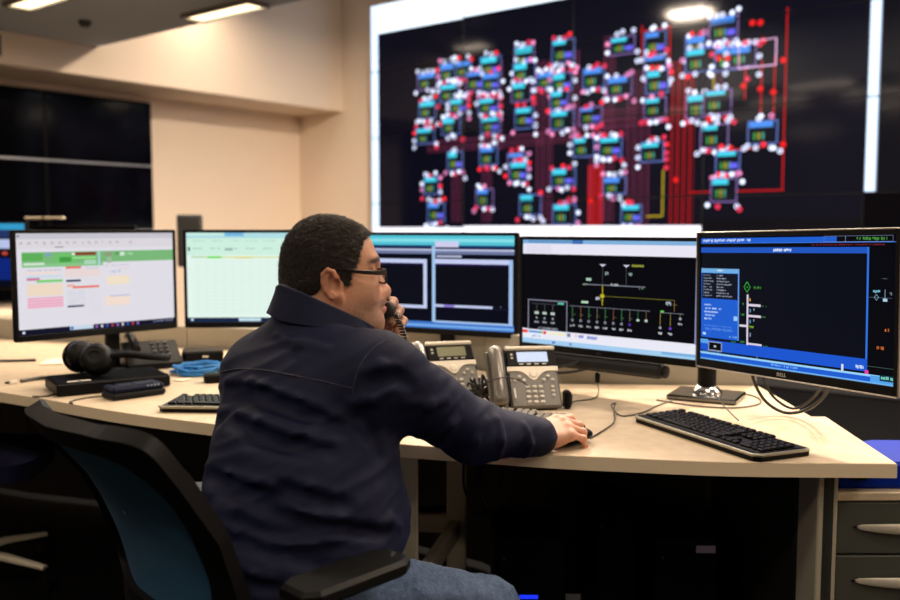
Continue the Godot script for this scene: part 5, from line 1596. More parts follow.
# adds the surface of the field to g; bend(point, normal) moves each point along its normal
func nets(g: Geo, prims: Array, lo: Vector3, hi: Vector3, cell: float, bend: Variant = null, paint: Variant = null) -> void:
	var nx := int(ceil((hi.x - lo.x) / cell)) + 1
	var ny := int(ceil((hi.y - lo.y) / cell)) + 1
	var nz := int(ceil((hi.z - lo.z) / cell)) + 1
	var val := PackedFloat32Array()
	val.resize(nx * ny * nz)
	val.fill(99.0)
	var id := PackedInt32Array()
	id.resize(nx * ny * nz)
	id.fill(-1)
	var bl := 6
	var sy := nx
	var sz := nx * ny
	var half := cell * bl * 0.5 * 1.7321
	var live := []
	for bz in range(0, nz - 1, bl):
		for by in range(0, ny - 1, bl):
			for bx in range(0, nx - 1, bl):
				var m := lo + Vector3(bx + bl * 0.5, by + bl * 0.5, bz + bl * 0.5) * cell
				var all := field(prims, m)
				if absf(all) > half * 1.6 + 0.012:
					continue
				var use := []
				var near := 1e3
				for e in prims:
					if e.op == 0:
						near = minf(near, e.dist(m))
				for e in prims:
					var x: float = e.dist(m)
					if e.op == 0 and x < near + half * 3.4 + e.k:
						use.append(e)
					elif e.op == 1 and x < half * 2.0 + e.k + 0.004:
						use.append(e)
					elif e.op == 2:
						use.append(e)
				live.append(Vector3i(bx, by, bz))
				for z in range(bz, mini(bz + bl + 1, nz)):
					for y in range(by, mini(by + bl + 1, ny)):
						for x in range(bx, mini(bx + bl + 1, nx)):
							var at := x + y * sy + z * sz
							if val[at] == 99.0:
								val[at] = field(use, lo + Vector3(x, y, z) * cell)
	var pts := PackedVector3Array()
	var cor := PackedInt32Array([0, 1, sy, sy + 1, sz, sz + 1, sz + sy, sz + sy + 1])
	var ed := PackedInt32Array([0, 1, 2, 3, 4, 5, 6, 7, 0, 2, 1, 3, 4, 6, 5, 7, 0, 4, 1, 5, 2, 6, 3, 7])
	for b in live:
		for z in range(b.z, mini(b.z + bl, nz - 1)):
			for y in range(b.y, mini(b.y + bl, ny - 1)):
				for x in range(b.x, mini(b.x + bl, nx - 1)):
					var at: int = x + y * sy + z * sz
					var neg := 0
					for k in 8:
						if val[at + cor[k]] < 0.0:
							neg += 1
					if neg == 0 or neg == 8:
						continue
					var sum := Vector3.ZERO
					var cnt := 0
					for k in 12:
						var i0 := ed[k * 2]; var i1 := ed[k * 2 + 1]
						var v0 := val[at + cor[i0]]; var v1 := val[at + cor[i1]]
						if (v0 < 0.0) != (v1 < 0.0):
							var q := v0 / (v0 - v1)
							var p0 := Vector3(i0 & 1, (i0 >> 1) & 1, i0 >> 2)
							var p1 := Vector3(i1 & 1, (i1 >> 1) & 1, i1 >> 2)
							sum += p0.lerp(p1, q)
							cnt += 1
					id[at] = pts.size()
					pts.append(lo + (Vector3(x, y, z) + sum / cnt) * cell)
	var idx := PackedInt32Array()
	for b in live:
		for z in range(b.z, mini(b.z + bl, nz - 1)):
			for y in range(b.y, mini(b.y + bl, ny - 1)):
				for x in range(b.x, mini(b.x + bl, nx - 1)):
					var at: int = x + y * sy + z * sz
					var v0 := val[at]
					for ax in 3:
						var st: int = [1, sy, sz][ax]
						var v1 := val[at + st]
						if (v0 < 0.0) == (v1 < 0.0) or v1 == 99.0 or v0 == 99.0:
							continue
						var s1: int = [sy, sz, 1][ax]
						var s2: int = [sz, 1, sy][ax]
						if at - s1 - s2 < 0:
							continue
						var a := id[at - s1 - s2]; var c := id[at - s2]; var d := id[at]; var e := id[at - s1]
						if a < 0 or c < 0 or d < 0 or e < 0:
							continue
						if v0 < 0.0:
							idx.append_array(PackedInt32Array([a, c, d, a, d, e]))
						else:
							idx.append_array(PackedInt32Array([a, d, c, a, e, d]))
	var nor := face_normals(pts, idx)
	if bend != null:
		for k in pts.size():
			pts[k] += nor[k] * float(bend.call(pts[k], nor[k]))
		nor = face_normals(pts, idx)
	var base := g.p.size()
	for k in pts.size():
		g.p.append(pts[k]); g.n.append(nor[k]); g.t.append(Vector2.ZERO)
		if paint != null:
			g.c.append(paint.call(pts[k], nor[k]))
	for k in range(0, idx.size(), 3):
		g.tri_i(base + idx[k], base + idx[k + 1], base + idx[k + 2])

func face_normals(pts: PackedVector3Array, idx: PackedInt32Array) -> PackedVector3Array:
	var nor := PackedVector3Array()
	nor.resize(pts.size())
	for k in range(0, idx.size(), 3):
		var a := idx[k]; var b := idx[k + 1]; var c := idx[k + 2]
		var f := (pts[b] - pts[a]).cross(pts[c] - pts[a])
		nor[a] += f; nor[b] += f; nor[c] += f
	for k in nor.size():
		nor[k] = nor[k].normalized()
	return nor

# first point of the field met from o towards d
func met(prims: Array, o: Vector3, d: Vector3, far := 4.0) -> Vector3:
	var t := 0.6
	for k in 90:
		var x := field(prims, o + d * t)
		if absf(x) < 0.0006:
			break
		t += x * 0.8
		if t > far:
			break
	return o + d * t

# ---------------------------------------------------------------- the operator
var HC := Vector3.ZERO   # middle between the ears
var HF := Vector3.ZERO   # forward
var HU := Vector3.ZERO
var HR := Vector3.ZERO   # his right, the side seen
var HB := Basis.IDENTITY

func hl(f: float, u: float, r: float) -> Vector3:
	return HC + HF * f + HU * u + HR * r

func head_prims() -> Array:
	var o := []
	o.append(ell(hl(-0.004, 0.047, 0), HB, Vector3(0.085, 0.086, 0.074), 0.02))
	o.append(ell(hl(0.036, 0.050, 0), HB, Vector3(0.062, 0.062, 0.064), 0.03))
	o.append(ell(hl(0.044, -0.030, 0), HB, Vector3(0.050, 0.080, 0.056), 0.03))
	for s in [-1.0, 1.0]:
		o.append(cap(hl(0.012, -0.056, 0.050 * s), hl(0.066, -0.089, 0.022 * s), 0.024, 0.021, 0.03))
		o.append(ell(hl(0.058, -0.026, 0.036 * s), HB, Vector3(0.032, 0.034, 0.026), 0.025))
		o.append(ell(hl(0.004, -0.02, 0.052 * s), HB, Vector3(0.04, 0.05, 0.02), 0.03))
	o.append(ell(hl(0.040, -0.094, 0), HB, Vector3(0.046, 0.026, 0.046), 0.03))
	o.append(cap(hl(0.069, -0.097, -0.010), hl(0.069, -0.097, 0.010), 0.0180, 0.0180, 0.02))
	o.append(cap(hl(0.084, 0.035, -0.034), hl(0.089, 0.031, 0.0), 0.0105, 0.012, 0.018))
	o.append(cap(hl(0.084, 0.035, 0.034), hl(0.089, 0.031, 0.0), 0.0105, 0.012, 0.018))
	for s in [-1.0, 1.0]:
		o.append(ell(hl(0.096, 0.014, 0.032 * s), HB, Vector3(0.012, 0.011, 0.017), 0.014, 1))
		o.append(ell(hl(0.0775, 0.014, 0.031 * s), HB, Vector3(0.0135, 0.0125, 0.0145), 0.006))
		o.append(cap(hl(0.084, 0.023, 0.020 * s), hl(0.079, 0.023, 0.044 * s), 0.0062, 0.006, 0.006))
		o.append(cap(hl(0.084, 0.003, 0.020 * s), hl(0.078, 0.004, 0.044 * s), 0.0056, 0.0054, 0.008))
	o.append(cap(hl(0.088, 0.022, 0), hl(0.105, -0.028, 0), 0.0085, 0.0112, 0.014))
	o.append(ell(hl(0.107, -0.0355, 0), HB, Vector3(0.0135, 0.0122, 0.0135), 0.012))
	for s in [-1.0, 1.0]:
		o.append(ell(hl(0.0985, -0.038, 0.0135 * s), HB, Vector3(0.0125, 0.0095, 0.0085), 0.008))
		o.append(ell(hl(0.1035, -0.0475, 0.0075 * s), HB, Vector3(0.006, 0.004, 0.0045), 0.004, 1))
	o.append(cap(hl(0.090, -0.050, -0.016), hl(0.090, -0.050, 0.016), 0.010, 0.010, 0.016))
	o.append(cap(hl(0.0955, -0.0575, -0.013), hl(0.0985, -0.056, 0.0), 0.0068, 0.0075, 0.007))
	o.append(cap(hl(0.0955, -0.0575, 0.013), hl(0.0985, -0.056, 0.0), 0.0068, 0.0075, 0.007))
	o.append(cap(hl(0.0930, -0.0695, -0.012), hl(0.0965, -0.0695, 0.0), 0.0068, 0.0082, 0.008))
	o.append(cap(hl(0.0930, -0.0695, 0.012), hl(0.0965, -0.0695, 0.0), 0.0068, 0.0082, 0.008))
	o.append(cap(hl(0.098, -0.0632, -0.021), hl(0.1065, -0.0632, 0.0), 0.0016, 0.002, 0.004, 1))
	o.append(cap(hl(0.098, -0.0632, 0.021), hl(0.1065, -0.0632, 0.0), 0.0016, 0.002, 0.004, 1))
	# neck
	o.append(cap(hl(-0.030, -0.03, 0), v(-0.282, 0.985, 1.80), 0.058, 0.068, 0.03))
	o.append(cap(hl(0.02, -0.085, 0), v(-0.25, 0.97, 1.82), 0.042, 0.05, 0.03))
	# ears
	for s in [-1.0, 1.0]:
		var tilt := HB * Basis(Vector3.UP, -0.42 * s) * Basis(Vector3.BACK, 0.14)
		o.append(ell(hl(-0.006, 0.002, 0.077 * s), tilt, Vector3(0.0185, 0.032, 0.0075), 0.008))
		o.append(ell(hl(0.002, -0.026, 0.074 * s), tilt, Vector3(0.0105, 0.0125, 0.0065), 0.008))
		o.append(ell(hl(-0.002, 0.001, 0.0865 * s), tilt, Vector3(0.0125, 0.022, 0.0115), 0.003, 1))
		o.append(ell(hl(0.0055, -0.002, 0.079 * s), tilt, Vector3(0.0065, 0.011, 0.008), 0.003, 1))
		var rim := [Vector3(0.012, 0.012, 0), Vector3(0.010, 0.025, 0), Vector3(0.0, 0.0315, 0), Vector3(-0.0125, 0.026, 0), Vector3(-0.018, 0.010, 0), Vector3(-0.0165, -0.008, 0), Vector3(-0.009, -0.024, 0)]
		for k in rim.size() - 1:
			var c: Vector3 = hl(-0.006, 0.002, 0.0845 * s)
			o.append(cap(c + tilt * rim[k], c + tilt * rim[k + 1], 0.0042, 0.0042, 0.003))
		var anti := [Vector3(-0.004, 0.02, 0), Vector3(-0.010, 0.008, 0), Vector3(-0.0105, -0.006, 0), Vector3(-0.003, -0.016, 0)]
		for k in 3:
			var c: Vector3 = hl(-0.006, 0.002, 0.0825 * s)
			o.append(cap(c + tilt * anti[k], c + tilt * anti[k + 1], 0.003, 0.003, 0.004))
		o.append(cap(hl(0.0125, 0.004, 0.074 * s), hl(0.0105, -0.008, 0.076 * s), 0.004, 0.004, 0.005))
	return o

# wrist at the origin, x towards the fingers, y out of the back of the hand; side 1: thumb at -z (a right hand, palm down)
func hand_prims(at: Transform3D, side: float, curl: Array, thumb: Array, spread := 1.0) -> Array:
	var o := []
	var zs := [-0.029, -0.0095, 0.0105, 0.029]
	var kx := [0.090, 0.095, 0.090, 0.081]
	var ph := [[0.043, 0.026, 0.021], [0.047, 0.030, 0.022], [0.043, 0.028, 0.021], [0.034, 0.021, 0.019]]
	var rr := [0.0098, 0.0102, 0.0096, 0.0084]
	var w := func(q: Vector3) -> Vector3: return at * Vector3(q.x, q.y, q.z * side)
	o.append(cap(w.call(Vector3(-0.06, -0.002, 0)), w.call(Vector3(0.005, -0.002, 0)), 0.030, 0.026, 0.02))
	for k in 4:
		o.append(cap(w.call(Vector3(0.0, -0.004, zs[k] * 0.62)), w.call(Vector3(kx[k] - 0.004, -0.001 if k in [1, 2] else -0.004, zs[k])), 0.0175, 0.0125, 0.018))
	o.append(cap(w.call(Vector3(0.02, -0.014, -0.018)), w.call(Vector3(0.055, -0.014, -0.022)), 0.016, 0.013, 0.015))
	o.append(cap(w.call(Vector3(0.02, -0.014, 0.02)), w.call(Vector3(0.06, -0.013, 0.022)), 0.015, 0.012, 0.015))
	for k in 4:
		var p := Vector3(kx[k], 0.002 if k in [1, 2] else -0.001, zs[k])
		var an := 0.0
		var fan: float = [-0.10, -0.02, 0.07, 0.17][k] * spread
		var r: float = rr[k]
		for e in 3:
			an += deg_to_rad(curl[k][e])
			var d := Vector3(cos(an) * cos(fan), -sin(an), cos(an) * sin(fan))
			var q := p + d * float(ph[k][e])
			o.append(cap(w.call(p), w.call(q), r * 1.06 if e else r * 1.12, r * 0.93, 0.006 if e else 0.011))
			p = q
			r *= 0.93
	for k in thumb.size() - 1:
		var r2: float = [0.0155, 0.0118, 0.0105][mini(k, 2)]
		o.append(cap(w.call(thumb[k]), w.call(thumb[k + 1]), r2, [0.012, 0.0108, 0.0086][mini(k, 2)], 0.012 if k == 0 else 0.006))
	return o

func skin_at(p: Vector3) -> Color:
	var q := HB.transposed() * (p - HC)
	var base := Color(0.58, 0.305, 0.19)
	if q.length() > 0.26:
		return Color(0.62, 0.325, 0.215)
	var n := sin(q.x * 410.0 + 1.3 * sin(q.y * 370.0)) * sin(q.y * 433.0 + q.z * 390.0)
	base = base * (1.0 + 0.05 * n)
	# cheeks, nose and ears redder
	var red := exp(-pow((q.x - 0.115) / 0.02, 2.0) - pow((q.y + 0.022) / 0.02, 2.0)) * 0.6 + exp(-pow((absf(q.z) - 0.083) / 0.012, 2.0)) * 0.55
	base = base.lerp(Color(0.60, 0.24, 0.15), clampf(red, 0.0, 0.7))
	# stubble on the jaw and over the lip
	var beard := clampf((-0.022 - q.y + 0.55 * maxf(0.0, q.x - 0.075) * 0.0) / 0.028, 0.0, 1.0) * clampf((q.x + 0.012) / 0.03, 0.0, 1.0) * clampf((0.015 + q.y + 0.12) / 0.03, 0.0, 1.0)
	if q.x > 0.075 and q.y > -0.047:
		beard *= 0.15
	base = base.lerp(Color(0.21, 0.14, 0.11), 0.62 * beard * (0.8 + 0.35 * n))
	if q.x > 0.082 and q.y > -0.0765 and q.y < -0.0515 and absf(q.z) < 0.022:
		base = Color(0.46, 0.19, 0.15)
	# brow hair
	var brow := exp(-pow((q.y - 0.036 + 0.12 * maxf(0.0, absf(q.z) - 0.034)) / 0.0052, 2.0)) * clampf((absf(q.z) - 0.009) / 0.006, 0.0, 1.0) * clampf((0.056 - absf(q.z)) / 0.01, 0.0, 1.0) * clampf((q.x - 0.05) / 0.01, 0.0, 1.0)
	base = base.lerp(Color(0.02, 0.015, 0.012), clampf(brow * 1.5, 0.0, 0.92))
	return base

func torso_prims(o: Array, fat: float) -> void:
	var td := Vector3(0.6, 0, -0.8)             # where the chest faces
	var tr := Vector3(0.8, 0, 0.6)              # his right
	var b := Basis(td, Vector3.UP, tr)
	o.append(ell(v(-0.300, 0.585, 1.645), b, Vector3(0.158, 0.14, 0.185) + Vector3.ONE * fat, 0.05))
	o.append(ell(v(-0.290, 0.69, 1.685), b, Vector3(0.162, 0.20, 0.206) + Vector3.ONE * fat, 0.06))
	o.append(ell(v(-0.235, 0.655, 1.75), b, Vector3(0.14, 0.13, 0.165) + Vector3.ONE * fat, 0.06))
	o.append(ell(v(-0.284, 0.835, 1.745), b, Vector3(0.138, 0.18, 0.200) + Vector3.ONE * fat, 0.07))
	o.append(cap(v(-0.385, 0.912, 1.85), v(-0.165, 0.938, 1.69), 0.070 + fat, 0.072 + fat, 0.06))
	o.append(cap(v(-0.305, 0.995, 1.80), v(-0.388, 0.925, 1.855), 0.070 + fat, 0.064 + fat, 0.05))
	o.append(cap(v(-0.27, 0.985, 1.775), v(-0.165, 0.94, 1.69), 0.066 + fat, 0.064 + fat, 0.05))

const SH_R := Vector3(-0.125, 0.945, -1.67)
const EL_R := Vector3(0.048, 0.798, -1.848)
const WR_R := Vector3(0.192, 0.758, -1.972)
const SH_L := Vector3(-0.39, 0.915, -1.855)
const EL_L := Vector3(-0.25, 0.785, -2.09)
const WR_L := Vector3(-0.190, 0.936, -1.985)

func build_person() -> void:
	HC = v(-0.245, 1.107, 1.853)
	var th := deg_to_rad(13.0); var pi := deg_to_rad(8.0)
	HF = Vector3(cos(th) * cos(pi), sin(pi), -sin(th) * cos(pi))
	HR = Vector3(sin(th), 0, cos(th))
	HU = HR.cross(HF).normalized()
	# a slight roll of the head towards the chest side
	HB = Basis(HF, HU, HR)
	var t := thing("person", "man in a dark navy jacket, jeans and glasses on a telephone, hand on a mouse", "person", Vector3.ZERO)
	var skin := mat("skin", Color.WHITE, 0.48)
	skin.vertex_color_use_as_albedo = true
	skin.subsurf_scatter_enabled = true
	skin.subsurf_scatter_strength = 0.12
	skin.normal_enabled = true
	skin.normal_texture = noise_tex(0.12, 256, null, 5.0, FastNoiseLite.TYPE_SIMPLEX, 5)
	skin.normal_scale = 0.22
	tri_map(skin, 14.0)
	var head := head_prims()
	# ---- body: one skin
	var g := Geo.new()
	var paint := func(p: Vector3, _n: Vector3) -> Color: return skin_at(p)
	var hlo := HC - Vector3(0.15, 0.165, 0.15); var hhi := HC + Vector3(0.17, 0.17, 0.15)
	nets(g, head, hlo, hhi, 0.0027, null, paint)
	var core := []
	torso_prims(core, -0.02)
	core.append(cap(SH_R, EL_R, 0.058, 0.046, 0.03)); core.append(cap(EL_R, WR_R, 0.044, 0.027, 0.02))
	core.append(cap(SH_L, EL_L, 0.055, 0.044, 0.03)); core.append(cap(EL_L, WR_L, 0.043, 0.027, 0.02))
	core.append(cap(v(-0.282, 0.96, 1.79), hl(-0.02, -0.08, 0), 0.064, 0.054, 0.03))
	var legs := [[v(-0.215, 0.545, 1.585), v(0.07, 0.455, 1.73), v(0.14, 0.09, 1.80)], [v(-0.345, 0.545, 1.70), v(-0.20, 0.47, 2.06), v(-0.18, 0.09, 2.16)]]
	for e in legs:
		core.append(cap(e[0], e[1], 0.083, 0.056, 0.04)); core.append(cap(e[1], e[2], 0.054, 0.036, 0.02))
		core.append(cap(e[2] + Vector3(0, -0.04, 0), e[2] + Vector3(0.10, -0.055, -0.10), 0.034, 0.026, 0.02))
	nets(g, core, Vector3(-0.56, 0.0, -2.36), Vector3(0.32, 1.10, -1.40), 0.016, null, paint)
	# right hand over the mouse
	var fx := Vector3(0.84, 0.13, -0.50).normalized()
	var up := Vector3(-0.14, 1.0, 0.52)
	up = (up - fx * up.dot(fx)).normalized()
	var rh := Transform3D(Basis(fx, up, fx.cross(up)).scaled(Vector3.ONE * 1.14), Vector3(0.176, 0.756, -1.975))
	var right := hand_prims(rh, 1.0, [[16, 30, 20], [26, 46, 28], [28, 50, 32], [26, 46, 30]], [Vector3(0.018, -0.012, -0.026), Vector3(0.05, -0.02, -0.046), Vector3(0.078, -0.028, -0.05), Vector3(0.10, -0.031, -0.044)])
	nets(g, right, Vector3(0.10, 0.70, -2.26), Vector3(0.42, 0.85, -1.88), 0.003, null, paint)
	# left hand round the handset
	var lx := (HF * 0.62 + HU * 0.76 - HR * 0.12).normalized()
	var ly := (-HR * 0.95 + HF * 0.25)
	ly = (ly - lx * ly.dot(lx)).normalized()
	var lh := Transform3D(Basis(lx, ly, lx.cross(ly)), WR_L + Vector3(0.012, 0.006, 0.012))
	var left := hand_prims(lh, -1.0, [[42, 40, 24], [52, 66, 40], [56, 70, 42], [58, 70, 42]], [Vector3(0.018, -0.012, -0.026), Vector3(0.046, -0.03, -0.042), Vector3(0.066, -0.044, -0.034), Vector3(0.084, -0.05, -0.02)], 0.6)
	nets(g, left, WR_L + Vector3(-0.12, -0.10, -0.13), WR_L + Vector3(0.19, 0.21, 0.15), 0.003, null, paint)
	put("body", g, skin, t)
	# ---- hair
	var hairp := []
	for e in head.slice(0, 2):
		hairp.append(ell(e.a, HB, e.r + Vector3(0.007, 0.0085, 0.0065), 0.02))
	hairp.append(cap(hl(-0.036, 0.0, 0), hl(-0.048, -0.06, 0), 0.066, 0.052, 0.03))
	for s in [-1.0, 1.0]:
		hairp.append(ell(hl(0.020, 0.012, 0.052 * s), HB, Vector3(0.03, 0.05, 0.0215), 0.02))
	var keep := Prim.new()
	keep.kind = 3; keep.op = 2; keep.k = 0.004
	keep.a = HC; keep.bi = HB.transposed()
	keep.poly = PackedVector2Array([Vector2(0.115, 0.20), Vector2(0.118, 0.098), Vector2(0.094, 0.090), Vector2(0.070, 0.078), Vector2(0.058, 0.052), Vector2(0.048, 0.030), Vector2(0.036, 0.022), Vector2(0.031, -0.012), Vector2(0.014, -0.014), Vector2(0.012, 0.018), Vector2(0.002, 0.034), Vector2(-0.016, 0.032), Vector2(-0.028, 0.006), Vector2(-0.034, -0.022), Vector2(-0.048, -0.050), Vector2(-0.075, -0.064), Vector2(-0.16, -0.075), Vector2(-0.17, 0.20)])
	hairp.append(keep)
	var hn := FastNoiseLite.new()
	hn.frequency = 55.0
	hn.fractal_octaves = 3
	hn.seed = 3
	g = Geo.new()
	nets(g, hairp, hlo, hhi, 0.0028, func(p: Vector3, _n: Vector3) -> float:
		var q := HB.transposed() * (p - HC)
		return 0.003 * hn.get_noise_3d(q.x * 1.0, q.y * 1.9, q.z * 1.9))
	var hm := mat("dark hair", c8(34, 28, 25), 0.55)
	hm.normal_enabled = true
	hm.normal_texture = noise_tex(0.16, 256, null, 12.0, FastNoiseLite.TYPE_SIMPLEX, 8)
	hm.normal_scale = 0.8
	tri_map(hm, 22.0)
	var hair := put("hair", g, hm, t)
	hair_strands(g, hair)
	# ---- eyes
	for s in [-1.0, 1.0]:
		g = Geo.new()
		g.xf = Transform3D(HB, hl(0.0775, 0.0140, 0.0312 * s))
		g.ball(Vector3.ZERO, Vector3.ONE * 0.0128, 18)
		var eye := put("eye", g, mat("eye white", c8(226, 214, 204), 0.25), t)
		g = Geo.new()
		g.xf = Transform3D(HB, hl(0.0775, 0.0140, 0.0312 * s)) * Transform3D(Basis(Vector3.BACK, -PI / 2), Vector3.ZERO)
		g.lathe(PackedVector2Array([Vector2(0, 0.0131), Vector2(0.0035, 0.0126), Vector2(0.0058, 0.0115)]), 16)
		put("iris", g, mat("dark iris", c8(34, 22, 16), 0.15), eye)
	# ---- glasses
	glasses(t)
	# ---- jacket
	jacket(t)
	# ---- jeans
	var jp := []
	for e in legs:
		jp.append(cap(e[0], e[1], 0.098, 0.071, 0.05)); jp.append(cap(e[1], e[2] + Vector3(0, 0.03, 0), 0.068, 0.062, 0.02))
	jp.append(ell(v(-0.295, 0.56, 1.645), Basis(Vector3(0.6, 0, -0.8), Vector3.UP, Vector3(0.8, 0, 0.6)), Vector3(0.155, 0.11, 0.18), 0.05))
	var jn := FastNoiseLite.new()
	jn.frequency = 9.0; jn.seed = 12; jn.fractal_octaves = 2
	g = Geo.new()
	nets(g, jp, Vector3(-0.56, 0.05, -2.30), Vector3(0.30, 0.76, -1.40), 0.011, func(p: Vector3, _n: Vector3) -> float:
		return 0.010 * (0.5 - absf(jn.get_noise_3d(p.x * 1.6 + p.y, p.y * 1.2, p.z * 0.6))))
	var dm := mat("blue denim", c8(84, 108, 142), 0.9)
	dm.albedo_texture = noise_tex(0.06, 256, ramp(c8(150, 156, 166), c8(255, 255, 255)))
	dm.normal_enabled = true
	dm.normal_texture = noise_tex(0.4, 256, null, 4.0)
	tri_map(dm, 5.0)
	put("jeans", g, dm, t)
	for e in legs:
		var sp := [cap(e[2] + Vector3(-0.03, -0.045, 0.03), e[2] + Vector3(0.12, -0.062, -0.12), 0.044, 0.034, 0.02), cap(e[2], e[2] + Vector3(0, -0.04, 0), 0.045, 0.044, 0.02)]
		g = Geo.new()
		nets(g, sp, e[2] + Vector3(-0.10, -0.12, -0.19), e[2] + Vector3(0.19, 0.06, 0.11), 0.01, func(p: Vector3, _n: Vector3) -> float: return maxf(0.0, 0.004 - p.y))
		put("shoe", g, mat("black shoe", c8(12, 12, 12), 0.4), t)
	# ---- telephone handset in the left hand
	handset()

func hair_strands(g: Geo, parent: Node3D) -> void:
	var one := Geo.new()
	one.tube(PackedVector3Array([Vector3.ZERO, Vector3(0.0008, 0.004, 0), Vector3(0.0034, 0.008, 0)]), 0.00046, 0.0001, 3)
	var mm := MultiMesh.new()
	mm.transform_format = MultiMesh.TRANSFORM_3D
	mm.mesh = one.mesh()
	rng.seed = 5
	var list: Array[Transform3D] = []
	for k in g.p.size():
		for rep in 2:
			if rng.randf() > 0.62:
				continue
			var n := g.n[k]
			var jit := Vector3(rng.randf_range(-1, 1), rng.randf_range(-1, 1), rng.randf_range(-1, 1))
			var lie := HF * 0.55 - HU * 0.35 + jit * 0.45
			lie = (lie - n * lie.dot(n)).normalized()
			var y := (n * 0.55 + lie * 0.75).normalized()
			var z := lie.cross(n).normalized()
			var x := y.cross(z).normalized()
			list.append(Transform3D(Basis(x, y, z).scaled(Vector3.ONE * rng.randf_range(0.7, 1.15)), g.p[k] + jit * 0.0012 - n * 0.0008))
	mm.instance_count = list.size()
	for k in list.size():
		mm.set_instance_transform(k, list[k])
	var o := MultiMeshInstance3D.new()
	o.name = "hair_strands"
	o.multimesh = mm
	o.material_override = mat("hair strand", c8(50, 42, 36), 0.38)
	o.set_meta("kind", "stuff")
	parent.add_child(o, true)

func glasses(t: Node3D) -> void:
	var fm := mat("glasses black", c8(14, 14, 18), 0.25)
	var gl := Node3D.new()
	gl.name = "glasses"
	t.add_child(gl)
	var tilt := HB * Basis(Vector3.BACK, -0.10)
	for s in [-1.0, 1.0]:
		var c := hl(0.1015, 0.001, 0.033 * s)
		var bs := tilt * Basis(Vector3.UP, 0.16 * s)
		var path := PackedVector3Array()
		for k in 33:
			var q := superell(TAU * k / 32.0, 0.55)
			path.append(c + bs * Vector3(0, q.y * 0.0145, q.x * 0.0275))
		var g := Geo.new()
		g.tube(path, 0.0024, -1, 8)
		put("rim", g, fm, gl)
		g = Geo.new()
		g.sheet(func(a: float, b: float) -> Vector3:
			var q := superell(TAU * a, 0.55) * lerpf(0.05, 1.0, b)
			return c + bs * Vector3(0, q.y * 0.0142, q.x * 0.0272), 32, 3, 0.001, true)
		var lens := mat("lens", Color(0.9, 0.95, 1.0, 0.08), 0.05)
		lens.transparency = BaseMaterial3D.TRANSPARENCY_ALPHA
		put("lens", g, lens, gl)
		g = Geo.new()
		var q0 := c + bs * Vector3(0.001, 0.0095, 0.0285 * s)
		var pts := arc_path([q0, hl(0.088, 0.0115, 0.0695 * s), hl(0.05, 0.0195, 0.0775 * s), hl(0.004, 0.033, 0.0805 * s), hl(-0.016, 0.026, 0.079 * s)], 5)
		for k in pts.size() - 1:
			var a := pts[k]; var b := pts[k + 1]
			var d := (b - a).normalized()
			g.xf = Transform3D(Basis(d, HR.cross(d).normalized(), d.cross(HR.cross(d)).normalized()).orthonormalized(), (a + b) * 0.5)
			g.box(Vector3.ZERO, Vector3(a.distance_to(b) + 0.001, lerpf(0.0125, 0.0045, pow(float(k) / pts.size(), 0.6)), 0.0028), 0.0008)
		put("temple_arm", g, fm, gl)
	var g := Geo.new()
	g.tube(arc_path([hl(0.1045, 0.006, -0.007), hl(0.108, 0.0085, 0), hl(0.1045, 0.006, 0.007)], 5), 0.002, -1, 8)
	put("bridge", g, fm, gl)

func handset() -> void:
	var m := hl(0.112, -0.078, -0.018)
	var e := hl(0.006, 0.012, -0.100)
	var ax := (e - m).normalized()
	var inw := (HR * 0.9 - HF * 0.25)
	inw = (inw - ax * inw.dot(ax)).normalized()
	var b := Basis(ax, inw, ax.cross(inw))
	var t := thing("telephone_handset", "black telephone handset the man holds to his far ear, coiled cord below his chin", "telephone", m, b)
	var dk := mat("handset black", c8(20, 20, 22), 0.4)
	var ln := m.distance_to(e)
	var g := Geo.new()
	g.sheet(func(a: float, w: float) -> Vector3:
		var an := TAU * a
		var s := w * 2.0 - 1.0
		var en := sqrt(maxf(0.0, 1.0 - pow(absf(s), 12.0)))
		return Vector3((w - 0.06) * ln * 1.1, -0.022 * (1.0 - s * s) + sin(an) * (0.0085 + 0.003 * absf(s)) * en, cos(an) * (0.0125 + 0.006 * pow(absf(s), 3.0)) * en), 18, 26, 0.002, true)
	put("grip", g, dk, t)
	for k in 2:
		g = Geo.new()
		g.xf = Transform3D(Basis.IDENTITY, Vector3(0.003 if k == 0 else ln - 0.003, 0.0, 0))
		g.lathe(PackedVector2Array([Vector2(0, -0.008), Vector2(0.015, -0.008), Vector2(0.019, 0.0), Vector2(0.0195, 0.010), Vector2(0.0165, 0.0155), Vector2(0.010, 0.0175), Vector2(0, 0.018)]), 22)
		put("mouthpiece" if k == 0 else "earpiece", g, mat("handset matt", c8(26, 26, 28), 0.65), t)
	# coiled cord
	var c := PackedVector3Array()
	var a0 := t.transform * Vector3(-0.012, -0.006, 0)
	var wp := [a0, a0 + Vector3(0.016, -0.03, 0.006), a0 + Vector3(0.020, -0.075, 0.0), a0 + Vector3(-0.02, -0.15, -0.03), Vector3(-0.11, 0.80, -2.16), Vector3(-0.06, 0.735, -2.36)]
	var line := arc_path(wp, 24)
	for k in line.size():
		var an := k * 1.15
		c.append(line[k] + Vector3(cos(an) * 0.0058, 0, sin(an) * 0.0058))
	var cc := PackedVector3Array()
	for k in line.size() - 1:
		for q in 4:
			var f := k + q / 4.0
			var an := f * 1.6
			cc.append(line[k].lerp(line[k + 1], q / 4.0) + Vector3(cos(an) * 0.0062, sin(an * 0.5) * 0.0004, sin(an) * 0.0062))
	g = Geo.new()
	g.tube(cc, 0.0016, -1, 5)
	var cord := put("coiled_cord", g, dk, t)
	cord.transform = t.transform.affine_inverse()

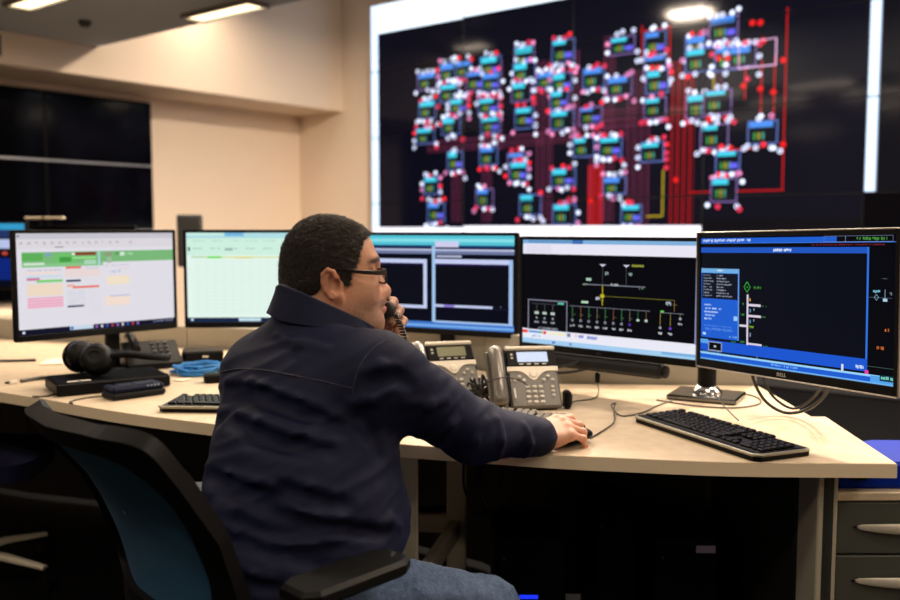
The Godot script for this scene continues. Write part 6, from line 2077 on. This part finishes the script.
func jacket(t: Node3D) -> void:
	var jp := []
	torso_prims(jp, 0.0)
	jp.append(cap(SH_R, EL_R, 0.076, 0.062, 0.05))
	jp.append(cap(EL_R, WR_R, 0.061, 0.043, 0.03))
	jp.append(cap(SH_L, EL_L, 0.072, 0.060, 0.04))
	jp.append(cap(EL_L, WR_L.lerp(EL_L, 0.08), 0.058, 0.040, 0.03))
	# blouson waist gathers in
	var tb := Basis(Vector3(0.6, 0, -0.8), Vector3.UP, Vector3(0.8, 0, 0.6))
	# cuffs
	var fd := (WR_R - EL_R).normalized()
	jp.append(cap(WR_R - fd * 0.012, WR_R + fd * 0.010, 0.0405, 0.039, 0.006))
	var plain_field := jp.duplicate()
	# folds: rounded ridges laid along the cloth where the photograph's creases run
	var cam := Vector3(0, EYE, 0)
	var pitch := deg_to_rad(-4.57)
	var ray := func(x: float, y: float) -> Vector3:
		var d := Vector3((x - 450.0) / 900.0, (300.0 - y) / 900.0, -1.0)
		return (Basis(Vector3.RIGHT, pitch) * d).normalized()
	var folds := [
		[[219, 411], [240, 391], [262, 389], [300, 402], [340, 420]],
		[[207, 411], [228, 412], [258, 424], [300, 438], [330, 443]],
		[[226, 382], [250, 384], [280, 395]],
		[[206, 466], [228, 476], [260, 486], [290, 492]],
		[[250, 488], [272, 504], [300, 515], [340, 521], [385, 525]],
		[[214, 528], [238, 534], [272, 545], [300, 547], [345, 541]],
		[[283, 480], [310, 490], [345, 497]],
		[[296, 550], [318, 557], [345, 558]],
		[[232, 568], [252, 578], [276, 580]],
		[[276, 335], [300, 345], [330, 350]],
		[[352, 402], [372, 398], [396, 386]],
		[[364, 372], [382, 366], [398, 366]],
		[[405, 402], [430, 404], [448, 400]],
		[[440, 446], [452, 424], [462, 408]],
		[[470, 462], [476, 440], [486, 420]],
		[[498, 420], [502, 440], [498, 458]],
		[[525, 426], [530, 442], [526, 456]],
		[[370, 530], [390, 520], [400, 526]],
	]
	var k := 0
	for f in folds:
		var last := Vector3.ZERO
		for q in f.size():
			var p := met(plain_field, cam, ray.call(f[q][0], f[q][1]))
			var away := (p - v(-0.27, p.y, 1.72)).normalized()
			p -= away * 0.0025
			if q > 0 and p.distance_to(last) < 0.2:
				var r0 := 0.0085 if q > 1 else 0.004
				var r1 := 0.0085 if q < f.size() - 1 else 0.003
				jp.append(cap(last, p, r0, r1, 0.013))
			last = p
		k += 1
	# soft furrows
	var furrows := [[[224, 400], [262, 402], [320, 424]], [[214, 428], [252, 438], [310, 455]], [[360, 420], [372, 436], [380, 455]], [[216, 490], [250, 500], [286, 520]], [[236, 522], [270, 532], [320, 534]], [[372, 384], [396, 378], [410, 384]]]
	for f in folds.slice(0, 9):
		var low := []
		for q in f:
			low.append([q[0] + 1, q[1] + 8])
		furrows.append(low)
	for f in furrows:
		var last := Vector3.ZERO
		for q in f.size():
			var p := met(plain_field, cam, ray.call(f[q][0], f[q][1]))
			var away := (p - v(-0.27, p.y, 1.72)).normalized()
			p += away * 0.003
			if q > 0 and p.distance_to(last) < 0.2:
				jp.append(cap(last, p, 0.012, 0.009, 0.016, 1))
			last = p
	var jn := FastNoiseLite.new()
	jn.frequency = 5.5; jn.seed = 31; jn.fractal_octaves = 2
	var g := Geo.new()
	nets(g, jp, Vector3(-0.56, 0.43, -2.24), Vector3(0.30, 1.11, -1.38), 0.006, func(p: Vector3, _n: Vector3) -> float:
		var q := jn.get_noise_3d(p.x * 0.8, p.y * 2.6 - p.x * 1.2, p.z * 0.8)
		return 0.006 * (0.35 - absf(q)))
	var jm := mat("navy jacket cloth", c8(20, 25, 51), 0.66, 0.0, 0.3)
	jm.normal_enabled = true
	jm.normal_texture = noise_tex(0.45, 256, null, 4.0, FastNoiseLite.TYPE_SIMPLEX, 4)
	jm.normal_scale = 0.3
	jm.rim_enabled = true
	jm.rim = 0.12
	jm.rim_tint = 0.8
	tri_map(jm, 8.0)
	var jk := put("jacket", g, jm, t)
	# collar standing round the neck
	var lo_c := v(-0.278, 1.0, 1.80)
	g = Geo.new()
	var back := (lo_c - hl(0.05, -0.12, 0)); back.y = 0; back = back.normalized()
	var sd := Vector3.UP.cross(back).normalized()
	g.sheet(func(a: float, b: float) -> Vector3:
		var an := TAU * a
		var fwd := -cos(an)           # -1 at the nape, 1 under the chin
		var q := fwd * 0.5 + 0.5
		var y0 := lerpf(0.985, 0.955, q)
		var y1 := lerpf(1.104, 1.014, pow(q, 0.8))
		var wave := 0.003 * sin(an * 5.0) * sin(PI * b)
		var rx := lerpf(0.094, 0.083, b) + wave; var rz := lerpf(0.098, 0.083, b) + wave
		var cx := lo_c + Vector3(0.022, 0, -0.006) * q
		return Vector3(cx.x, 0, cx.z) + back * (cos(an) * rx) + sd * (sin(an) * rz) + Vector3(0.018 * b, lerpf(y0, y1, b), -0.008 * b), 48, 8, 0.008, true)
	var col := put("collar", g, jm, jk)
	# its turned-over outer layer and rolled edge
	g = Geo.new()
	var roll := PackedVector3Array()
	var leaf := func(a: float, b: float) -> Vector3:
		var an := TAU * a
		var q := -cos(an) * 0.5 + 0.5
		var y1 := lerpf(1.104, 1.014, pow(q, 0.8))
		var y0 := y1 - lerpf(0.052, 0.03, q) * (1.0 + 0.12 * sin(an * 3.0 + 0.6))
		var rx := lerpf(0.1005, 0.0885, b) + 0.0025 * sin(an * 7.0) * (1.0 - b)
		var cx := lo_c + Vector3(0.022, 0, -0.006) * q
		var lift := clampf((lerpf(y0, y1, b) - 0.97) / 0.12, 0.0, 1.0)
		return Vector3(cx.x, 0, cx.z) + back * (cos(an) * rx) + sd * (sin(an) * rx) + Vector3(0.018 * lift, lerpf(y0, y1, b) + 0.001, -0.008 * lift)
	g.sheet(leaf, 48, 6, 0.006, true)
	put("collar_leaf", g, jm, jk)
	for w in 49:
		roll.append(leaf.call(w / 48.0, 1.0) - back * (cos(TAU * w / 48.0) * 0.003) - sd * (sin(TAU * w / 48.0) * 0.003))
	g = Geo.new()
	g.tube(roll, 0.0062, -1, 8)
	put("collar_edge", g, jm, jk)
	# seams
	var seams := [[[221, 372], [240, 369], [262, 370], [290, 375], [320, 381], [352, 388]], [[386, 340], [374, 348], [363, 361], [356, 377], [353, 392], [352, 408]]]
	for f in seams:
		var pts := []
		for q in f:
			var p := met(jp, cam, ray.call(q[0], q[1]))
			pts.append(p + (cam - p).normalized() * 0.0012)
		g = Geo.new()
		g.tube(arc_path(pts, 6), 0.0017, -1, 6)
		put("seam", g, mat("jacket seam", c8(30, 30, 52), 0.6), jk)

# ---------------------------------------------------------------- the scene
func _ready() -> void:
	# camera
	var cam := Camera3D.new()
	cam.name = "camera"
	cam.position = Vector3(0, EYE, 0)
	cam.rotation = Vector3(deg_to_rad(-4.57), 0, 0)
	cam.keep_aspect = Camera3D.KEEP_HEIGHT
	cam.fov = 36.87
	cam.near = 0.05
	cam.far = 60.0
	var lens := CameraAttributesPhysical.new()
	lens.frustum_focal_length = 36.0
	lens.frustum_focus_distance = 1.95
	lens.frustum_near = 0.05
	lens.frustum_far = 60.0
	lens.exposure_aperture = 2.6
	cam.attributes = lens
	add_child(cam)
	cam.current = true
	# air and exposure: a closed room, no sky
	var env := Environment.new()
	env.background_mode = Environment.BG_COLOR
	env.background_color = Color.BLACK
	env.tonemap_mode = Environment.TONE_MAPPER_LINEAR
	env.tonemap_exposure = 1.0
	env.sdfgi_enabled = true
	env.ssao_enabled = true
	env.ssil_enabled = true
	var we := WorldEnvironment.new()
	we.name = "world_environment"
	we.environment = env
	add_child(we)
	build_lights()
	build_room()
	build_video_walls()
	build_desk()
	build_monitors()
	build_person()
	build_chairs()
	build_desk_things()
	build_under_desk()
	build_far_things()
